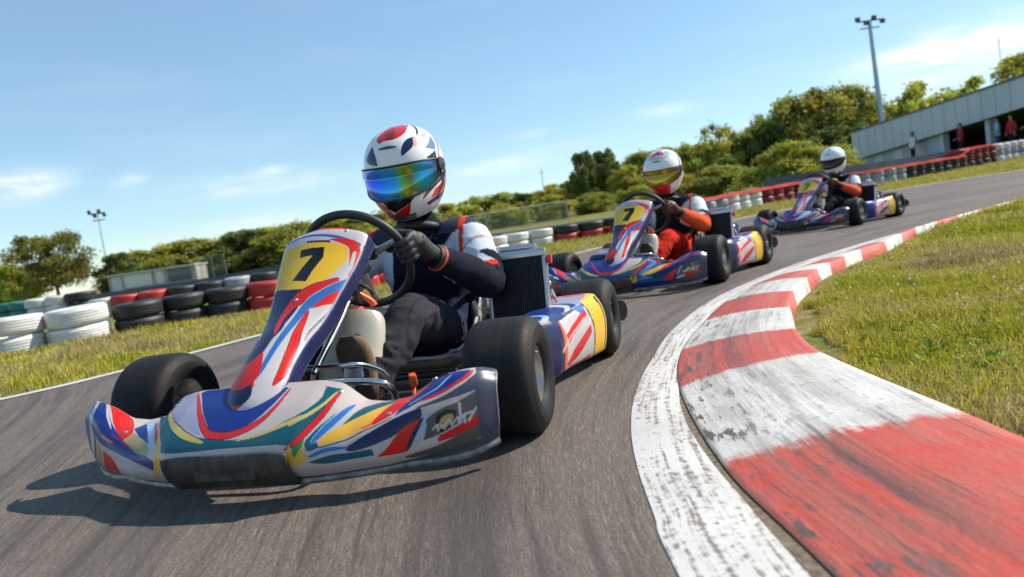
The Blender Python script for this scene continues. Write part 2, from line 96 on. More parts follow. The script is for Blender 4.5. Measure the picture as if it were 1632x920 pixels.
KART = [(-.589, 2.175, .2954), (.9015, 5.3581, .5749), (3.8691, 9.4047, .8626)]
HEAD = (-.775, .020, .848)
LIV = {"f":[{"c":"teal","p":[[0.234,1.0],[0.284,0.919],[0.287,0.936],[0.288,0.947],[0.285,0.928],[0.281,0.905],[0.314,0.774],[0.335,0.716],[0.354,0.671],[0.37,0.641],[0.384,0.621],[0.399,0.607],[0.414,0.599],[0.432,0.591],[0.452,0.582],[0.471,0.577],[0.486,0.571],[0.5,0.565],[0.515,0.563],[0.53,0.568],[0.546,0.577],[0.567,0.593],[0.595,0.624],[0.625,0.663],[0.646,0.694],[0.631,0.674],[0.616,0.655],[0.6,0.635],[0.614,0.66],[0.635,0.694],[0.652,0.733],[0.661,0.772],[0.668,0.811],[0.671,0.852],[0.67,0.891],[0.666,0.928],[0.662,0.953],[0.676,0.947],[0.69,0.942],[0.702,0.947],[0.701,0.891],[0.697,0.816],[0.691,0.738],[0.68,0.657],[0.667,0.574],[0.653,0.51],[0.638,0.487],[0.623,0.496],[0.612,0.504],[0.613,0.504],[0.613,0.504],[0.614,0.501],[0.583,0.501],[0.539,0.501],[0.492,0.501],[0.443,0.49],[0.393,0.479],[0.354,0.479],[0.334,0.49],[0.334,0.51],[0.329,0.56],[0.301,0.666],[0.227,1.0]]},{"c":"lav","p":[[0.289,0.964],[0.295,1.0],[0.313,1.0],[0.346,0.972],[0.381,0.825],[0.408,0.705],[0.43,0.602],[0.414,0.618],[0.391,0.643],[0.369,0.671],[0.349,0.705],[0.328,0.752],[0.304,0.819],[0.284,0.916],[0.288,0.942]]},{"c":"beige","p":[[0.588,0.944],[0.595,0.969],[0.603,0.958],[0.608,0.947],[0.606,0.95],[0.603,0.953],[0.601,0.953],[0.619,0.95],[0.643,0.947],[0.661,0.95],[0.666,0.947],[0.668,0.939],[0.668,0.922],[0.669,0.897],[0.67,0.861],[0.668,0.825],[0.664,0.791],[0.657,0.755],[0.647,0.721],[0.631,0.691],[0.612,0.663],[0.599,0.641],[0.6,0.635],[0.601,0.627],[0.602,0.621],[0.577,0.599],[0.55,0.579],[0.524,0.554],[0.531,0.585],[0.542,0.627],[0.554,0.68],[0.567,0.758],[0.579,0.861]]},{"c":"blue","p":[[0.355,0.972],[0.369,0.916],[0.387,0.838],[0.405,0.766],[0.42,0.713],[0.435,0.669],[0.448,0.635],[0.458,0.618],[0.466,0.61],[0.475,0.607],[0.484,0.604],[0.493,0.607],[0.504,0.616],[0.517,0.632],[0.532,0.655],[0.545,0.682],[0.555,0.719],[0.563,0.766],[0.57,0.813],[0.574,0.864],[0.577,0.911],[0.579,0.95],[0.556,0.975],[0.526,1.0],[0.496,1.0],[0.46,1.0],[0.421,1.0],[0.387,1.0],[0.368,1.0],[0.359,0.989]]},{"c":"red","p":[[0.345,0.981],[0.399,0.755],[0.433,0.643],[0.458,0.604],[0.506,0.602],[0.555,0.669],[0.578,0.788],[0.585,0.947]],"w":0.013},{"c":"olive","p":[[0.282,0.914],[0.323,0.738],[0.371,0.635],[0.407,0.588],[0.443,0.554]],"w":0.014},{"c":"olive","p":[[0.52,0.554],[0.568,0.585],[0.609,0.632],[0.648,0.682],[0.631,0.643],[0.661,0.705],[0.682,0.788],[0.695,0.891],[0.701,0.939]],"w":0.01},{"c":"green","p":[[0.648,0.471],[0.651,0.493],[0.654,0.51],[0.658,0.521],[0.661,0.526],[0.665,0.529],[0.668,0.529],[0.666,0.476],[0.661,0.412],[0.654,0.337],[0.652,0.345],[0.65,0.357],[0.648,0.376],[0.648,0.407],[0.647,0.443]]},{"c":"red","p":[[0.701,0.922],[0.691,0.733],[0.673,0.616],[0.653,0.51],[0.633,0.448]],"w":0.014},{"c":"ochre","p":[[0.641,0.501],[0.639,0.457],[0.636,0.407],[0.63,0.348],[0.634,0.32],[0.64,0.281],[0.646,0.259],[0.655,0.27],[0.663,0.298],[0.67,0.329],[0.673,0.354],[0.675,0.379],[0.676,0.398],[0.672,0.393],[0.668,0.39],[0.664,0.387],[0.667,0.429],[0.67,0.468],[0.671,0.504],[0.67,0.496],[0.667,0.485],[0.665,0.465],[0.66,0.432],[0.654,0.387],[0.649,0.351],[0.648,0.407],[0.646,0.454]]},{"c":"teal","p":[[0.672,0.432],[0.671,0.454],[0.669,0.485],[0.67,0.518],[0.676,0.552],[0.683,0.591],[0.691,0.627],[0.699,0.66],[0.706,0.696],[0.711,0.727],[0.71,0.705],[0.707,0.674],[0.705,0.638],[0.7,0.602],[0.695,0.56],[0.691,0.524],[0.691,0.496],[0.694,0.471],[0.696,0.451],[0.692,0.443],[0.686,0.429],[0.681,0.421],[0.677,0.421],[0.674,0.426]]},{"c":"blue2","p":[[0.736,0.864],[0.719,0.702],[0.697,0.577],[0.68,0.487]],"w":0.016},{"c":"ochre","p":[[0.691,0.51],[0.694,0.524],[0.698,0.538],[0.704,0.557],[0.711,0.579],[0.721,0.607],[0.73,0.638],[0.738,0.674],[0.746,0.721],[0.755,0.763],[0.761,0.791],[0.766,0.811],[0.773,0.841],[0.786,0.905],[0.802,0.972],[0.817,1.0],[0.817,0.911],[0.815,0.794],[0.808,0.716],[0.801,0.663],[0.791,0.618],[0.779,0.582],[0.761,0.557],[0.741,0.532],[0.725,0.501],[0.714,0.482],[0.705,0.471],[0.699,0.462],[0.696,0.479],[0.694,0.496]]},{"c":"teal","p":[[0.73,0.638],[0.734,0.674],[0.74,0.733],[0.746,0.797],[0.751,0.841],[0.756,0.875],[0.766,0.914],[0.782,0.972],[0.807,1.0],[0.827,1.0],[0.827,1.0],[0.827,0.994],[0.823,0.969],[0.81,0.939],[0.794,0.889],[0.781,0.827],[0.772,0.788],[0.766,0.76],[0.757,0.733],[0.747,0.699],[0.737,0.66]]},{"c":"orange","p":[[0.766,0.599],[0.771,0.607],[0.78,0.621],[0.788,0.643],[0.796,0.682],[0.802,0.738],[0.809,0.791],[0.812,0.861],[0.813,0.942],[0.817,1.0],[0.827,1.0],[0.837,1.0],[0.845,1.0],[0.842,0.947],[0.844,0.788],[0.839,0.699],[0.83,0.66],[0.818,0.643],[0.807,0.63],[0.796,0.613],[0.787,0.593],[0.779,0.582],[0.773,0.585],[0.769,0.593]]},{"c":"red","p":[[0.788,0.643],[0.793,0.688],[0.8,0.755],[0.806,0.833],[0.811,0.905],[0.817,0.981],[0.828,1.0],[0.841,1.0],[0.856,1.0],[0.868,1.0],[0.883,1.0],[0.898,1.0],[0.911,1.0],[0.916,1.0],[0.916,1.0],[0.916,1.0],[0.905,1.0],[0.895,0.936],[0.885,0.883],[0.876,0.852],[0.867,0.822],[0.858,0.791],[0.849,0.749],[0.84,0.696],[0.829,0.655],[0.817,0.63],[0.803,0.613],[0.793,0.599],[0.791,0.613],[0.79,0.63]]},{"c":"blue","p":[[0.873,0.861],[0.879,0.903],[0.884,0.939],[0.89,0.972],[0.897,1.0],[0.905,1.0],[0.916,1.0],[0.934,1.0],[0.955,0.955],[0.968,0.919],[0.967,0.872],[0.964,0.816],[0.96,0.755],[0.953,0.688],[0.942,0.635],[0.93,0.616],[0.918,0.616],[0.907,0.627],[0.894,0.641],[0.882,0.641],[0.871,0.635],[0.86,0.632],[0.849,0.635],[0.841,0.621],[0.834,0.616],[0.837,0.646],[0.84,0.696],[0.845,0.752],[0.853,0.794],[0.863,0.833]]},{"c":"sky","p":[[0.935,0.908],[0.917,0.749],[0.892,0.716],[0.862,0.705]],"w":0.007},{"c":"red","p":[[0.97,0.861],[0.957,0.682],[0.93,0.616],[0.903,0.618],[0.882,0.649]],"w":0.013},{"c":"steel","p":[[0.974,0.755],[0.971,0.708],[0.965,0.655],[0.959,0.604],[0.952,0.574],[0.942,0.554],[0.93,0.549],[0.915,0.549],[0.898,0.554],[0.884,0.565],[0.879,0.563],[0.879,0.552],[0.879,0.546],[0.916,0.504],[0.951,0.482],[0.978,0.501],[0.977,0.557],[0.976,0.635]]},{"c":"navy","p":[[0.739,0.412],[0.75,0.44],[0.765,0.476],[0.781,0.51],[0.797,0.54],[0.815,0.56],[0.832,0.577],[0.852,0.579],[0.871,0.56],[0.885,0.546],[0.887,0.513],[0.888,0.476],[0.886,0.451],[0.878,0.437],[0.868,0.429],[0.856,0.421],[0.843,0.415],[0.829,0.404],[0.813,0.398],[0.795,0.39],[0.775,0.376],[0.758,0.368],[0.748,0.376],[0.743,0.396]]},{"c":"teal","p":[[0.672,0.295],[0.684,0.315],[0.699,0.34],[0.714,0.357],[0.726,0.362],[0.739,0.359],[0.752,0.359],[0.766,0.359],[0.781,0.359],[0.792,0.359],[0.793,0.34],[0.794,0.318],[0.795,0.295],[0.783,0.292],[0.767,0.284],[0.75,0.276],[0.733,0.265],[0.717,0.256],[0.702,0.253],[0.69,0.265],[0.68,0.281]]},{"c":"black","p":[[0.696,0.446],[0.739,0.496],[0.78,0.563],[0.828,0.607]],"w":0.004},{"c":"blue2","p":[[0.675,0.354],[0.707,0.415],[0.747,0.421]],"w":0.014},{"c":"red","p":[[0.798,0.273],[0.804,0.292],[0.812,0.312],[0.82,0.334],[0.827,0.359],[0.832,0.384],[0.839,0.404],[0.844,0.423],[0.849,0.435],[0.857,0.443],[0.867,0.448],[0.878,0.448],[0.887,0.448],[0.884,0.435],[0.881,0.415],[0.877,0.393],[0.872,0.368],[0.867,0.343],[0.862,0.318],[0.86,0.292],[0.857,0.267],[0.849,0.248],[0.833,0.251],[0.813,0.265]]},{"c":"navy","p":[[0.889,0.443],[0.868,0.354],[0.852,0.253]],"w":0.011},{"c":"sky","p":[[0.897,0.443],[0.877,0.337]],"w":0.009},{"c":"grime","p":[[0.897,0.429],[0.905,0.437],[0.916,0.446],[0.926,0.448],[0.933,0.446],[0.939,0.443],[0.947,0.443],[0.958,0.457],[0.97,0.479],[0.978,0.501],[0.98,0.457],[0.982,0.404],[0.983,0.362],[0.984,0.334],[0.984,0.315],[0.984,0.304],[0.982,0.315],[0.98,0.331],[0.973,0.337],[0.957,0.326],[0.933,0.309],[0.91,0.295],[0.897,0.29],[0.888,0.284],[0.882,0.281],[0.885,0.309],[0.889,0.345],[0.892,0.373],[0.893,0.396],[0.893,0.415]]},{"c":"black","p":[[0.907,0.343],[0.91,0.415],[0.928,0.429],[0.946,0.398],[0.941,0.334],[0.917,0.295]]},{"c":"ochre2","p":[[0.912,0.345],[0.913,0.359],[0.916,0.376],[0.919,0.39],[0.925,0.396],[0.932,0.393],[0.937,0.393],[0.939,0.382],[0.94,0.368],[0.939,0.354],[0.934,0.34],[0.927,0.323],[0.922,0.312],[0.918,0.323],[0.915,0.334]]},{"c":"white","p":[[0.877,0.29],[0.909,0.287],[0.908,0.234],[0.864,0.24]]},{"c":"red","p":[[0.907,0.237],[0.907,0.253],[0.908,0.273],[0.912,0.287],[0.92,0.292],[0.93,0.298],[0.942,0.304],[0.955,0.318],[0.967,0.337],[0.975,0.354],[0.977,0.334],[0.979,0.312],[0.981,0.287],[0.974,0.276],[0.964,0.259],[0.952,0.245],[0.937,0.24],[0.919,0.237]]},{"c":"white","p":[[0.902,0.34],[0.91,0.357],[0.91,0.323],[0.918,0.345],[0.922,0.318]],"w":0.004},{"c":"white","p":[[0.922,0.331],[0.932,0.359],[0.936,0.312]],"w":0.004},{"c":"white","p":[[0.936,0.331],[0.947,0.354],[0.947,0.318],[0.956,0.359]],"w":0.004},{"c":"white","p":[[0.956,0.315],[0.957,0.357],[0.966,0.365]],"w":0.004},{"c":"white","p":[[0.961,0.318],[0.97,0.368],[0.976,0.398]],"w":0.004},{"c":"white","p":[[0.951,0.432],[0.951,0.348]],"w":0.004},{"c":"steel","p":[[0.986,0.63],[0.982,0.747],[0.979,0.752],[0.977,0.744],[0.977,0.66],[0.977,0.574],[0.978,0.501],[0.98,0.443],[0.982,0.387],[0.985,0.34],[0.987,0.312],[0.989,0.29],[0.991,0.265],[0.992,0.231],[0.991,0.198],[0.99,0.173],[0.989,0.312],[0.988,0.448]]},{"c":"grime","p":[[0.98,0.284],[0.987,0.279],[0.988,0.262],[0.989,0.242],[0.99,0.22],[0.99,0.195],[0.99,0.173],[0.977,0.159],[0.957,0.128],[0.932,0.106],[0.903,0.109],[0.874,0.12],[0.852,0.139],[0.845,0.159],[0.845,0.181],[0.846,0.198],[0.862,0.201],[0.885,0.201],[0.911,0.212],[0.939,0.24],[0.963,0.267]]},{"c":"blue","p":[[0.066,0.538],[0.064,0.646],[0.061,0.797],[0.053,0.958],[0.058,1.0],[0.068,1.0],[0.075,1.0],[0.087,0.942],[0.108,0.822],[0.127,0.735],[0.145,0.688],[0.166,0.646],[0.188,0.607],[0.209,0.577],[0.23,0.54],[0.251,0.51],[0.274,0.474],[0.294,0.44],[0.309,0.407],[0.313,0.365],[0.309,0.32],[0.304,0.284],[0.288,0.315],[0.262,0.354],[0.236,0.39],[0.212,0.415],[0.186,0.423],[0.162,0.429],[0.138,0.421],[0.115,0.412],[0.096,0.418],[0.081,0.44],[0.07,0.476]]},{"c":"navy","p":[[0.083,1.0],[0.099,1.0],[0.116,1.0],[0.131,1.0],[0.143,1.0],[0.161,1.0],[0.165,1.0],[0.159,1.0],[0.149,1.0],[0.139,1.0],[0.124,1.0],[0.106,1.0],[0.089,1.0],[0.083,1.0],[0.083,1.0]]},{"c":"white","p":[[0.074,1.0],[0.106,0.799],[0.138,0.649]],"w":0.01},{"c":"red","p":[[0.086,1.0],[0.104,1.0],[0.123,1.0],[0.142,1.0],[0.158,0.964],[0.185,0.836],[0.2,0.747],[0.201,0.688],[0.195,0.635],[0.189,0.596],[0.179,0.616],[0.165,0.643],[0.15,0.68],[0.139,0.719],[0.128,0.766],[0.118,0.816],[0.107,0.88],[0.095,0.95]]},{"c":"tan","p":[[0.188,0.582],[0.194,0.635],[0.199,0.685],[0.204,0.735],[0.225,0.68],[0.252,0.621],[0.279,0.56],[0.288,0.521],[0.289,0.485],[0.288,0.457],[0.274,0.468],[0.252,0.485],[0.234,0.496],[0.217,0.524],[0.2,0.56]]},{"c":"blue","p":[[0.194,0.791],[0.211,0.905],[0.279,0.577],[0.23,0.669]]},{"c":"sky","p":[[0.214,0.88],[0.218,0.986],[0.316,0.501],[0.279,0.577]]},{"c":"magenta","p":[[0.146,0.596],[0.193,0.565],[0.234,0.496]],"w":0.01},{"c":"orange","p":[[0.118,0.49],[0.16,0.513]],"w":0.008},{"c":"white","p":[[0.158,0.359],[0.234,0.345],[0.299,0.256],[0.279,0.114],[0.135,0.0],[0.176,0.287]]},{"c":"red","p":[[0.117,0.362],[0.128,0.368],[0.144,0.37],[0.158,0.359],[0.169,0.315],[0.174,0.231],[0.128,0.0],[0.118,0.0],[0.103,0.0],[0.091,0.0],[0.08,0.0],[0.068,0.0],[0.057,0.0],[0.078,0.125],[0.111,0.295]]},{"c":"tan","p":[[0.088,0.393],[0.115,0.345],[0.048,0.0],[0.048,0.1]]},{"c":"black","p":[[0.054,0.513],[0.079,0.409],[0.046,0.156]],"w":0.012},{"c":"red","p":[[0.238,0.886],[0.306,0.593],[0.327,0.499]],"w":0.012},{"c":"ochre","p":[[0.292,0.719],[0.302,0.669],[0.313,0.61],[0.322,0.56],[0.329,0.529],[0.335,0.504],[0.339,0.462],[0.336,0.39],[0.324,0.287],[0.309,0.195],[0.303,0.187],[0.296,0.175],[0.289,0.164],[0.304,0.273],[0.313,0.387],[0.314,0.485],[0.309,0.568],[0.302,0.649]]},{"c":"grime","p":[[0,0],[1,0],[1,0.075],[0,0.075]]},{"c":"steel","p":[[0.972,0],[1,0],[1,1],[0.975,1]]},{"c":"steel","p":[[0.72,0.07],[1,0.07],[1,0.15],[0.85,0.11]]},{"c":"blue","p":[[0,0.15],[0.045,0.15],[0.05,0.9],[0,1]]},{"c":"sky","p":[[0.05,0.2],[0.055,0.8]],"w":0.006},{"c":"black","p":[[0,0],[0.012,0],[0.01,0.6],[0,0.6]]}],"c":[{"c":"navy","p":[[0.09,0.24],[0.46,0.26],[0.49,0.42],[0.6,0.64],[0.09,0.64]]},{"c":"red","p":[[0.09,0.14],[0.09,0.31],[0.29,0.245],[0.5,0.31],[0.57,0.22],[0.5,0.13],[0.3,0.085]]},{"c":"blue3","p":[[0,0.92],[0.45,0.925],[0.45,1],[0,1]]},{"c":"red","p":[[0.45,0.925],[0.95,0.91],[0.95,1],[0.45,1]]},{"c":"navy","p":[[0.129,0.663],[0.215,0.661],[0.492,0.637],[0.654,0.635],[0.618,0.623],[0.566,0.605],[0.519,0.583],[0.508,0.551],[0.527,0.509],[0.543,0.469],[0.517,0.443],[0.473,0.423],[0.435,0.407],[0.424,0.399],[0.423,0.395],[0.412,0.385],[0.368,0.363],[0.287,0.341],[0.211,0.327],[0.17,0.337],[0.168,0.339],[0.168,0.339],[0.17,0.371],[0.169,0.419],[0.166,0.469],[0.16,0.509],[0.148,0.551],[0.138,0.587],[0.133,0.615],[0.13,0.639]]},{"c":"yellow","p":[[0.123,0.834],[0.188,0.84],[0.3,0.84],[0.402,0.84],[0.481,0.838],[0.549,0.836],[0.614,0.832],[0.676,0.826],[0.732,0.82],[0.771,0.816],[0.783,0.804],[0.801,0.786],[0.81,0.768],[0.806,0.752],[0.795,0.735],[0.776,0.717],[0.75,0.693],[0.715,0.667],[0.685,0.647],[0.675,0.641],[0.675,0.639],[0.648,0.639],[0.581,0.637],[0.476,0.639],[0.356,0.645],[0.218,0.659],[0.129,0.671],[0.129,0.663],[0.128,0.683],[0.126,0.713],[0.126,0.743],[0.125,0.774],[0.123,0.804]]},{"c":"blue3","p":[[0.127,0.854],[0.125,0.774],[0.129,0.657],[0.145,0.563],[0.166,0.461]],"w":0.014},{"c":"blue3","p":[[0.137,0.882],[0.375,0.884],[0.65,0.858],[0.848,0.826]],"w":0.008},{"c":"red","p":[[0.595,0.846],[0.625,0.848],[0.669,0.85],[0.712,0.85],[0.754,0.848],[0.796,0.844],[0.826,0.838],[0.846,0.826],[0.863,0.812],[0.877,0.798],[0.885,0.778],[0.89,0.754],[0.891,0.731],[0.884,0.717],[0.873,0.705],[0.865,0.699],[0.85,0.719],[0.832,0.749],[0.816,0.778],[0.806,0.794],[0.795,0.806],[0.771,0.816],[0.719,0.826],[0.648,0.838]]},{"c":"white","p":[[0.839,0.79],[0.85,0.713],[0.788,0.653]],"w":0.008},{"c":"red","p":[[0.819,0.677],[0.732,0.645],[0.602,0.619],[0.487,0.585],[0.43,0.525],[0.485,0.449]],"w":0.034},{"c":"blue2","p":[[0.917,0.705],[0.842,0.653],[0.735,0.609],[0.647,0.569],[0.621,0.491],[0.601,0.409],[0.587,0.311],[0.545,0.246]],"w":0.03},{"c":"red","p":[[0.963,0.709],[0.977,0.699],[0.994,0.685],[0.999,0.669],[0.984,0.651],[0.956,0.633],[0.908,0.611],[0.844,0.591],[0.772,0.575],[0.705,0.565],[0.727,0.579],[0.76,0.597],[0.794,0.615],[0.825,0.627],[0.852,0.641],[0.878,0.655],[0.895,0.671],[0.911,0.689],[0.921,0.701],[0.937,0.707],[0.953,0.709]]},{"c":"blue3","p":[[0.884,0.826],[0.952,0.796],[0.943,0.745]],"w":0.02},{"c":"blue3","p":[[0.472,0.391],[0.449,0.293],[0.382,0.242]],"w":0.012},{"c":"red","p":[[0.693,0.557],[0.734,0.477],[0.791,0.399],[0.812,0.307],[0.776,0.232]],"w":0.03},{"c":"red","p":[[0.169,0.341],[0.171,0.349],[0.169,0.353],[0.299,0.335],[0.375,0.345],[0.435,0.363],[0.468,0.379],[0.507,0.357],[0.554,0.325],[0.576,0.297],[0.576,0.275],[0.563,0.257],[0.541,0.238],[0.502,0.226],[0.449,0.216],[0.388,0.212],[0.327,0.214],[0.251,0.224],[0.16,0.244],[0.161,0.248],[0.162,0.257],[0.164,0.261],[0.166,0.283],[0.168,0.315]]},{"c":"navy","p":[[0.16,0.246],[0.161,0.251],[0.162,0.255],[0.162,0.259],[0.162,0.255],[0.161,0.248],[0.187,0.236],[0.27,0.22],[0.335,0.212],[0.392,0.21],[0.446,0.214],[0.493,0.224],[0.526,0.23],[0.544,0.218],[0.57,0.2],[0.58,0.18],[0.567,0.162],[0.535,0.144],[0.465,0.13],[0.304,0.136],[0.15,0.158],[0.15,0.16],[0.154,0.19],[0.156,0.22]]},{"c":"black","p":[[0.354,0.816],[0.581,0.814],[0.604,0.768],[0.555,0.715],[0.528,0.667],[0.364,0.679],[0.406,0.711],[0.494,0.78],[0.367,0.78]]},{"c":"white","p":[[0.166,0.451],[0.166,0.469],[0.164,0.493],[0.161,0.503],[0.211,0.481],[0.228,0.455],[0.166,0.451]]},{"c":"black","p":[[0.166,0.473],[0.165,0.497]],"w":0.0015},{"c":"black","p":[[0.166,0.463],[0.165,0.487]],"w":0.0015},{"c":"black","p":[[0.166,0.453],[0.227,0.459]],"w":0.0015},{"c":"black","p":[[0.397,0.848],[0.612,0.836]],"w":0.005},{"c":"steel","p":[[0.997,0.772],[1.0,0.673],[0.889,0.577],[0.85,0.493],[0.871,0.407],[0.912,0.327]],"w":0.012},{"c":"navy","p":[[0.865,0],[1,0],[1,1],[0.89,1]]},{"c":"navy","p":[[0,0],[0.1,0],[0.09,1],[0,1]]},{"c":"lav","p":[[0.855,0.02],[0.865,0.4],[0.88,0.8]],"w":0.006}],"h":[{"c":"red","p":[[0.422,0.77],[0.418,0.794],[0.418,0.824],[0.419,0.858],[0.423,0.896],[0.406,0.946],[0.113,0.978],[0.846,0.968],[0.754,0.926],[0.783,0.9],[0.673,0.866],[0.625,0.818],[0.6,0.784],[0.577,0.764],[0.555,0.747],[0.534,0.739],[0.516,0.737],[0.496,0.739],[0.479,0.737],[0.467,0.731],[0.459,0.721],[0.454,0.715],[0.446,0.727],[0.433,0.747]]},{"c":"darkred","p":[[0.459,0.836],[0.549,0.92],[0.535,0.749],[0.493,0.743]]},{"c":"navy","p":[[0.404,0.663],[0.408,0.679],[0.413,0.693],[0.416,0.703],[0.428,0.679],[0.439,0.647],[0.447,0.617],[0.452,0.589],[0.454,0.561],[0.455,0.541],[0.445,0.545],[0.429,0.551],[0.414,0.559],[0.403,0.569],[0.394,0.583],[0.388,0.599],[0.392,0.619],[0.398,0.641]]},{"c":"navy","p":[[0.551,0.583],[0.552,0.601],[0.554,0.627],[0.56,0.653],[0.567,0.675],[0.578,0.697],[0.592,0.713],[0.608,0.723],[0.627,0.727],[0.642,0.729],[0.63,0.703],[0.616,0.669],[0.605,0.643],[0.594,0.627],[0.583,0.615],[0.573,0.605],[0.564,0.595],[0.556,0.589]]},{"c":"pink","p":[[0.626,0.721],[0.776,0.749],[0.638,0.657],[0.607,0.633]]},{"c":"steelb","p":[[0.764,0.703],[0.759,0.619],[0.722,0.573],[0.659,0.613]]},{"c":"black","p":[[0.65,0.537],[0.722,0.573],[0.707,0.485],[0.675,0.395],[0.631,0.405]]},{"c":"orange","p":[[0.734,0.549],[0.784,0.453],[0.742,0.395],[0.674,0.379]]},{"c":"navy","p":[[0.821,0.401],[0.819,0.375],[0.795,0.341],[0.759,0.315],[0.726,0.301],[0.697,0.293],[0.673,0.279],[0.648,0.259],[0.625,0.234],[0.608,0.216],[0.616,0.24],[0.626,0.275],[0.638,0.305],[0.655,0.321],[0.676,0.331],[0.702,0.345],[0.732,0.365],[0.779,0.387]]},{"c":"red","p":[[0.781,0.289],[0.809,0.216],[0.655,0.196],[0.674,0.263]]},{"c":"navy","p":[[0.81,0.2],[0.809,0.184],[0.806,0.16],[0.754,0.148],[0.709,0.148],[0.672,0.15],[0.65,0.148],[0.644,0.158],[0.64,0.168],[0.635,0.178],[0.648,0.184],[0.671,0.192],[0.695,0.198],[0.721,0.2],[0.761,0.198]]},{"c":"steelb","p":[[0.66,0.347],[0.63,0.311],[0.604,0.307]],"w":0.01},{"c":"black","p":[[0.43,0.323],[0.549,0.307],[0.621,0.341],[0.587,0.279],[0.562,0.23],[0.483,0.166],[0.453,0.212]]},{"c":"red","p":[[0.402,0.269],[0.418,0.263],[0.435,0.248],[0.448,0.23],[0.456,0.204],[0.461,0.174],[0.462,0.148],[0.505,0.18],[0.536,0.206],[0.562,0.23],[0.561,0.202],[0.556,0.162],[0.545,0.124],[0.522,0.104],[0.487,0.09],[0.445,0.08],[0.397,0.068],[0.393,0.084],[0.388,0.102],[0.384,0.122],[0.379,0.144],[0.374,0.166],[0.369,0.192],[0.393,0.238]]},{"c":"navy","p":[[0.7,0.16],[0.76,0.34],[0.86,0.5],[0.97,0.58]],"w":0.035},{"c":"orange","p":[[0.72,0.12],[0.79,0.3],[0.88,0.42],[0.98,0.47]],"w":0.022},{"c":"steelb","p":[[0.74,0.52],[0.82,0.66],[0.95,0.78]],"w":0.02},{"c":"red","p":[[0.78,0.56],[0.86,0.66],[0.99,0.72]],"w":0.01},{"c":"navy","p":[[0.66,0.74],[0.76,0.84],[0.92,0.9]],"w":0.014},{"c":"navy","p":[[0.30000000000000004,0.16],[0.24,0.34],[0.14,0.5],[0.030000000000000027,0.58]],"w":0.035},{"c":"orange","p":[[0.28,0.12],[0.20999999999999996,0.3],[0.12,0.42],[0.020000000000000018,0.47]],"w":0.022},{"c":"steelb","p":[[0.26,0.52],[0.18000000000000005,0.66],[0.050000000000000044,0.78]],"w":0.02},{"c":"red","p":[[0.21999999999999997,0.56],[0.14,0.66],[0.010000000000000009,0.72]],"w":0.01},{"c":"navy","p":[[0.33999999999999997,0.74],[0.24,0.84],[0.07999999999999996,0.9]],"w":0.014}]}  # navy bands along both cowl edges paint shade onto the side walls
CLOUDS = [[-0.5552, 0.1266, 0.0403, 0.0153, 0.1028, 1.0], [-0.4475, 0.1245, 0.0192, 0.0085, 0.1586, 0.55], [-0.3118, 0.1002, 0.1, 0.0136, -0.0168, 0.6], [-0.287, 0.1161, 0.0237, 0.0059, 0.0713, 0.6], [0.0058, 0.0848, 0.0989, 0.0119, 0.0887, 0.55], [0.2272, 0.1224, 0.0398, 0.0076, -0.0061, 0.45], [0.5586, 0.1277, 0.0907, 0.022, 0.0685, 1.0], [0.5531, 0.1114, 0.077, 0.0424, -0.1826, 0.45], [-0.3243, 0.0555, 0.0716, 0.0102, 0.0515, 0.35], [0.0531, 0.1189, 0.0232, 0.0068, 0.0089, 0.3]]
import bpy, bmesh, random, json
from mathutils import Vector, Matrix, noise
C = bpy.context.scene
COL = C.collection
PI = math.pi
rng = np.random.default_rng(7)
random.seed(7)

def lin(h):
    v = [int(h[i:i+2], 16)/255 for i in (0, 2, 4)]
    return tuple(x/12.92 if x <= .04045 else ((x+.055)/1.055)**2.4 for x in v)
PAL = dict(teal='0b5360', lav='8f91aa', beige='b5aaa6', blue='0f2c78', blue2='2f66a6', blue3='3a4fae', red='cc1a12', olive='b9a862',
           green='2f7a35', ochre='d8a53c', ochre2='b98d5c', orange='e2602a', sky='8fb4d6', steel='3f4456', navy='0f1a4a', black='0c0c0e',
           grime='55504e', white='bcb7b6', tan='9a8f63', magenta='7d2350', yellow='e5b32a', darkred='7c1c1c', pink='d9a3a0', grey='8b8f96',
           steelb='5c7898')
PAL['clean'] = 'e6e4e2'
PAL = {k: lin(v) for k, v in PAL.items()}

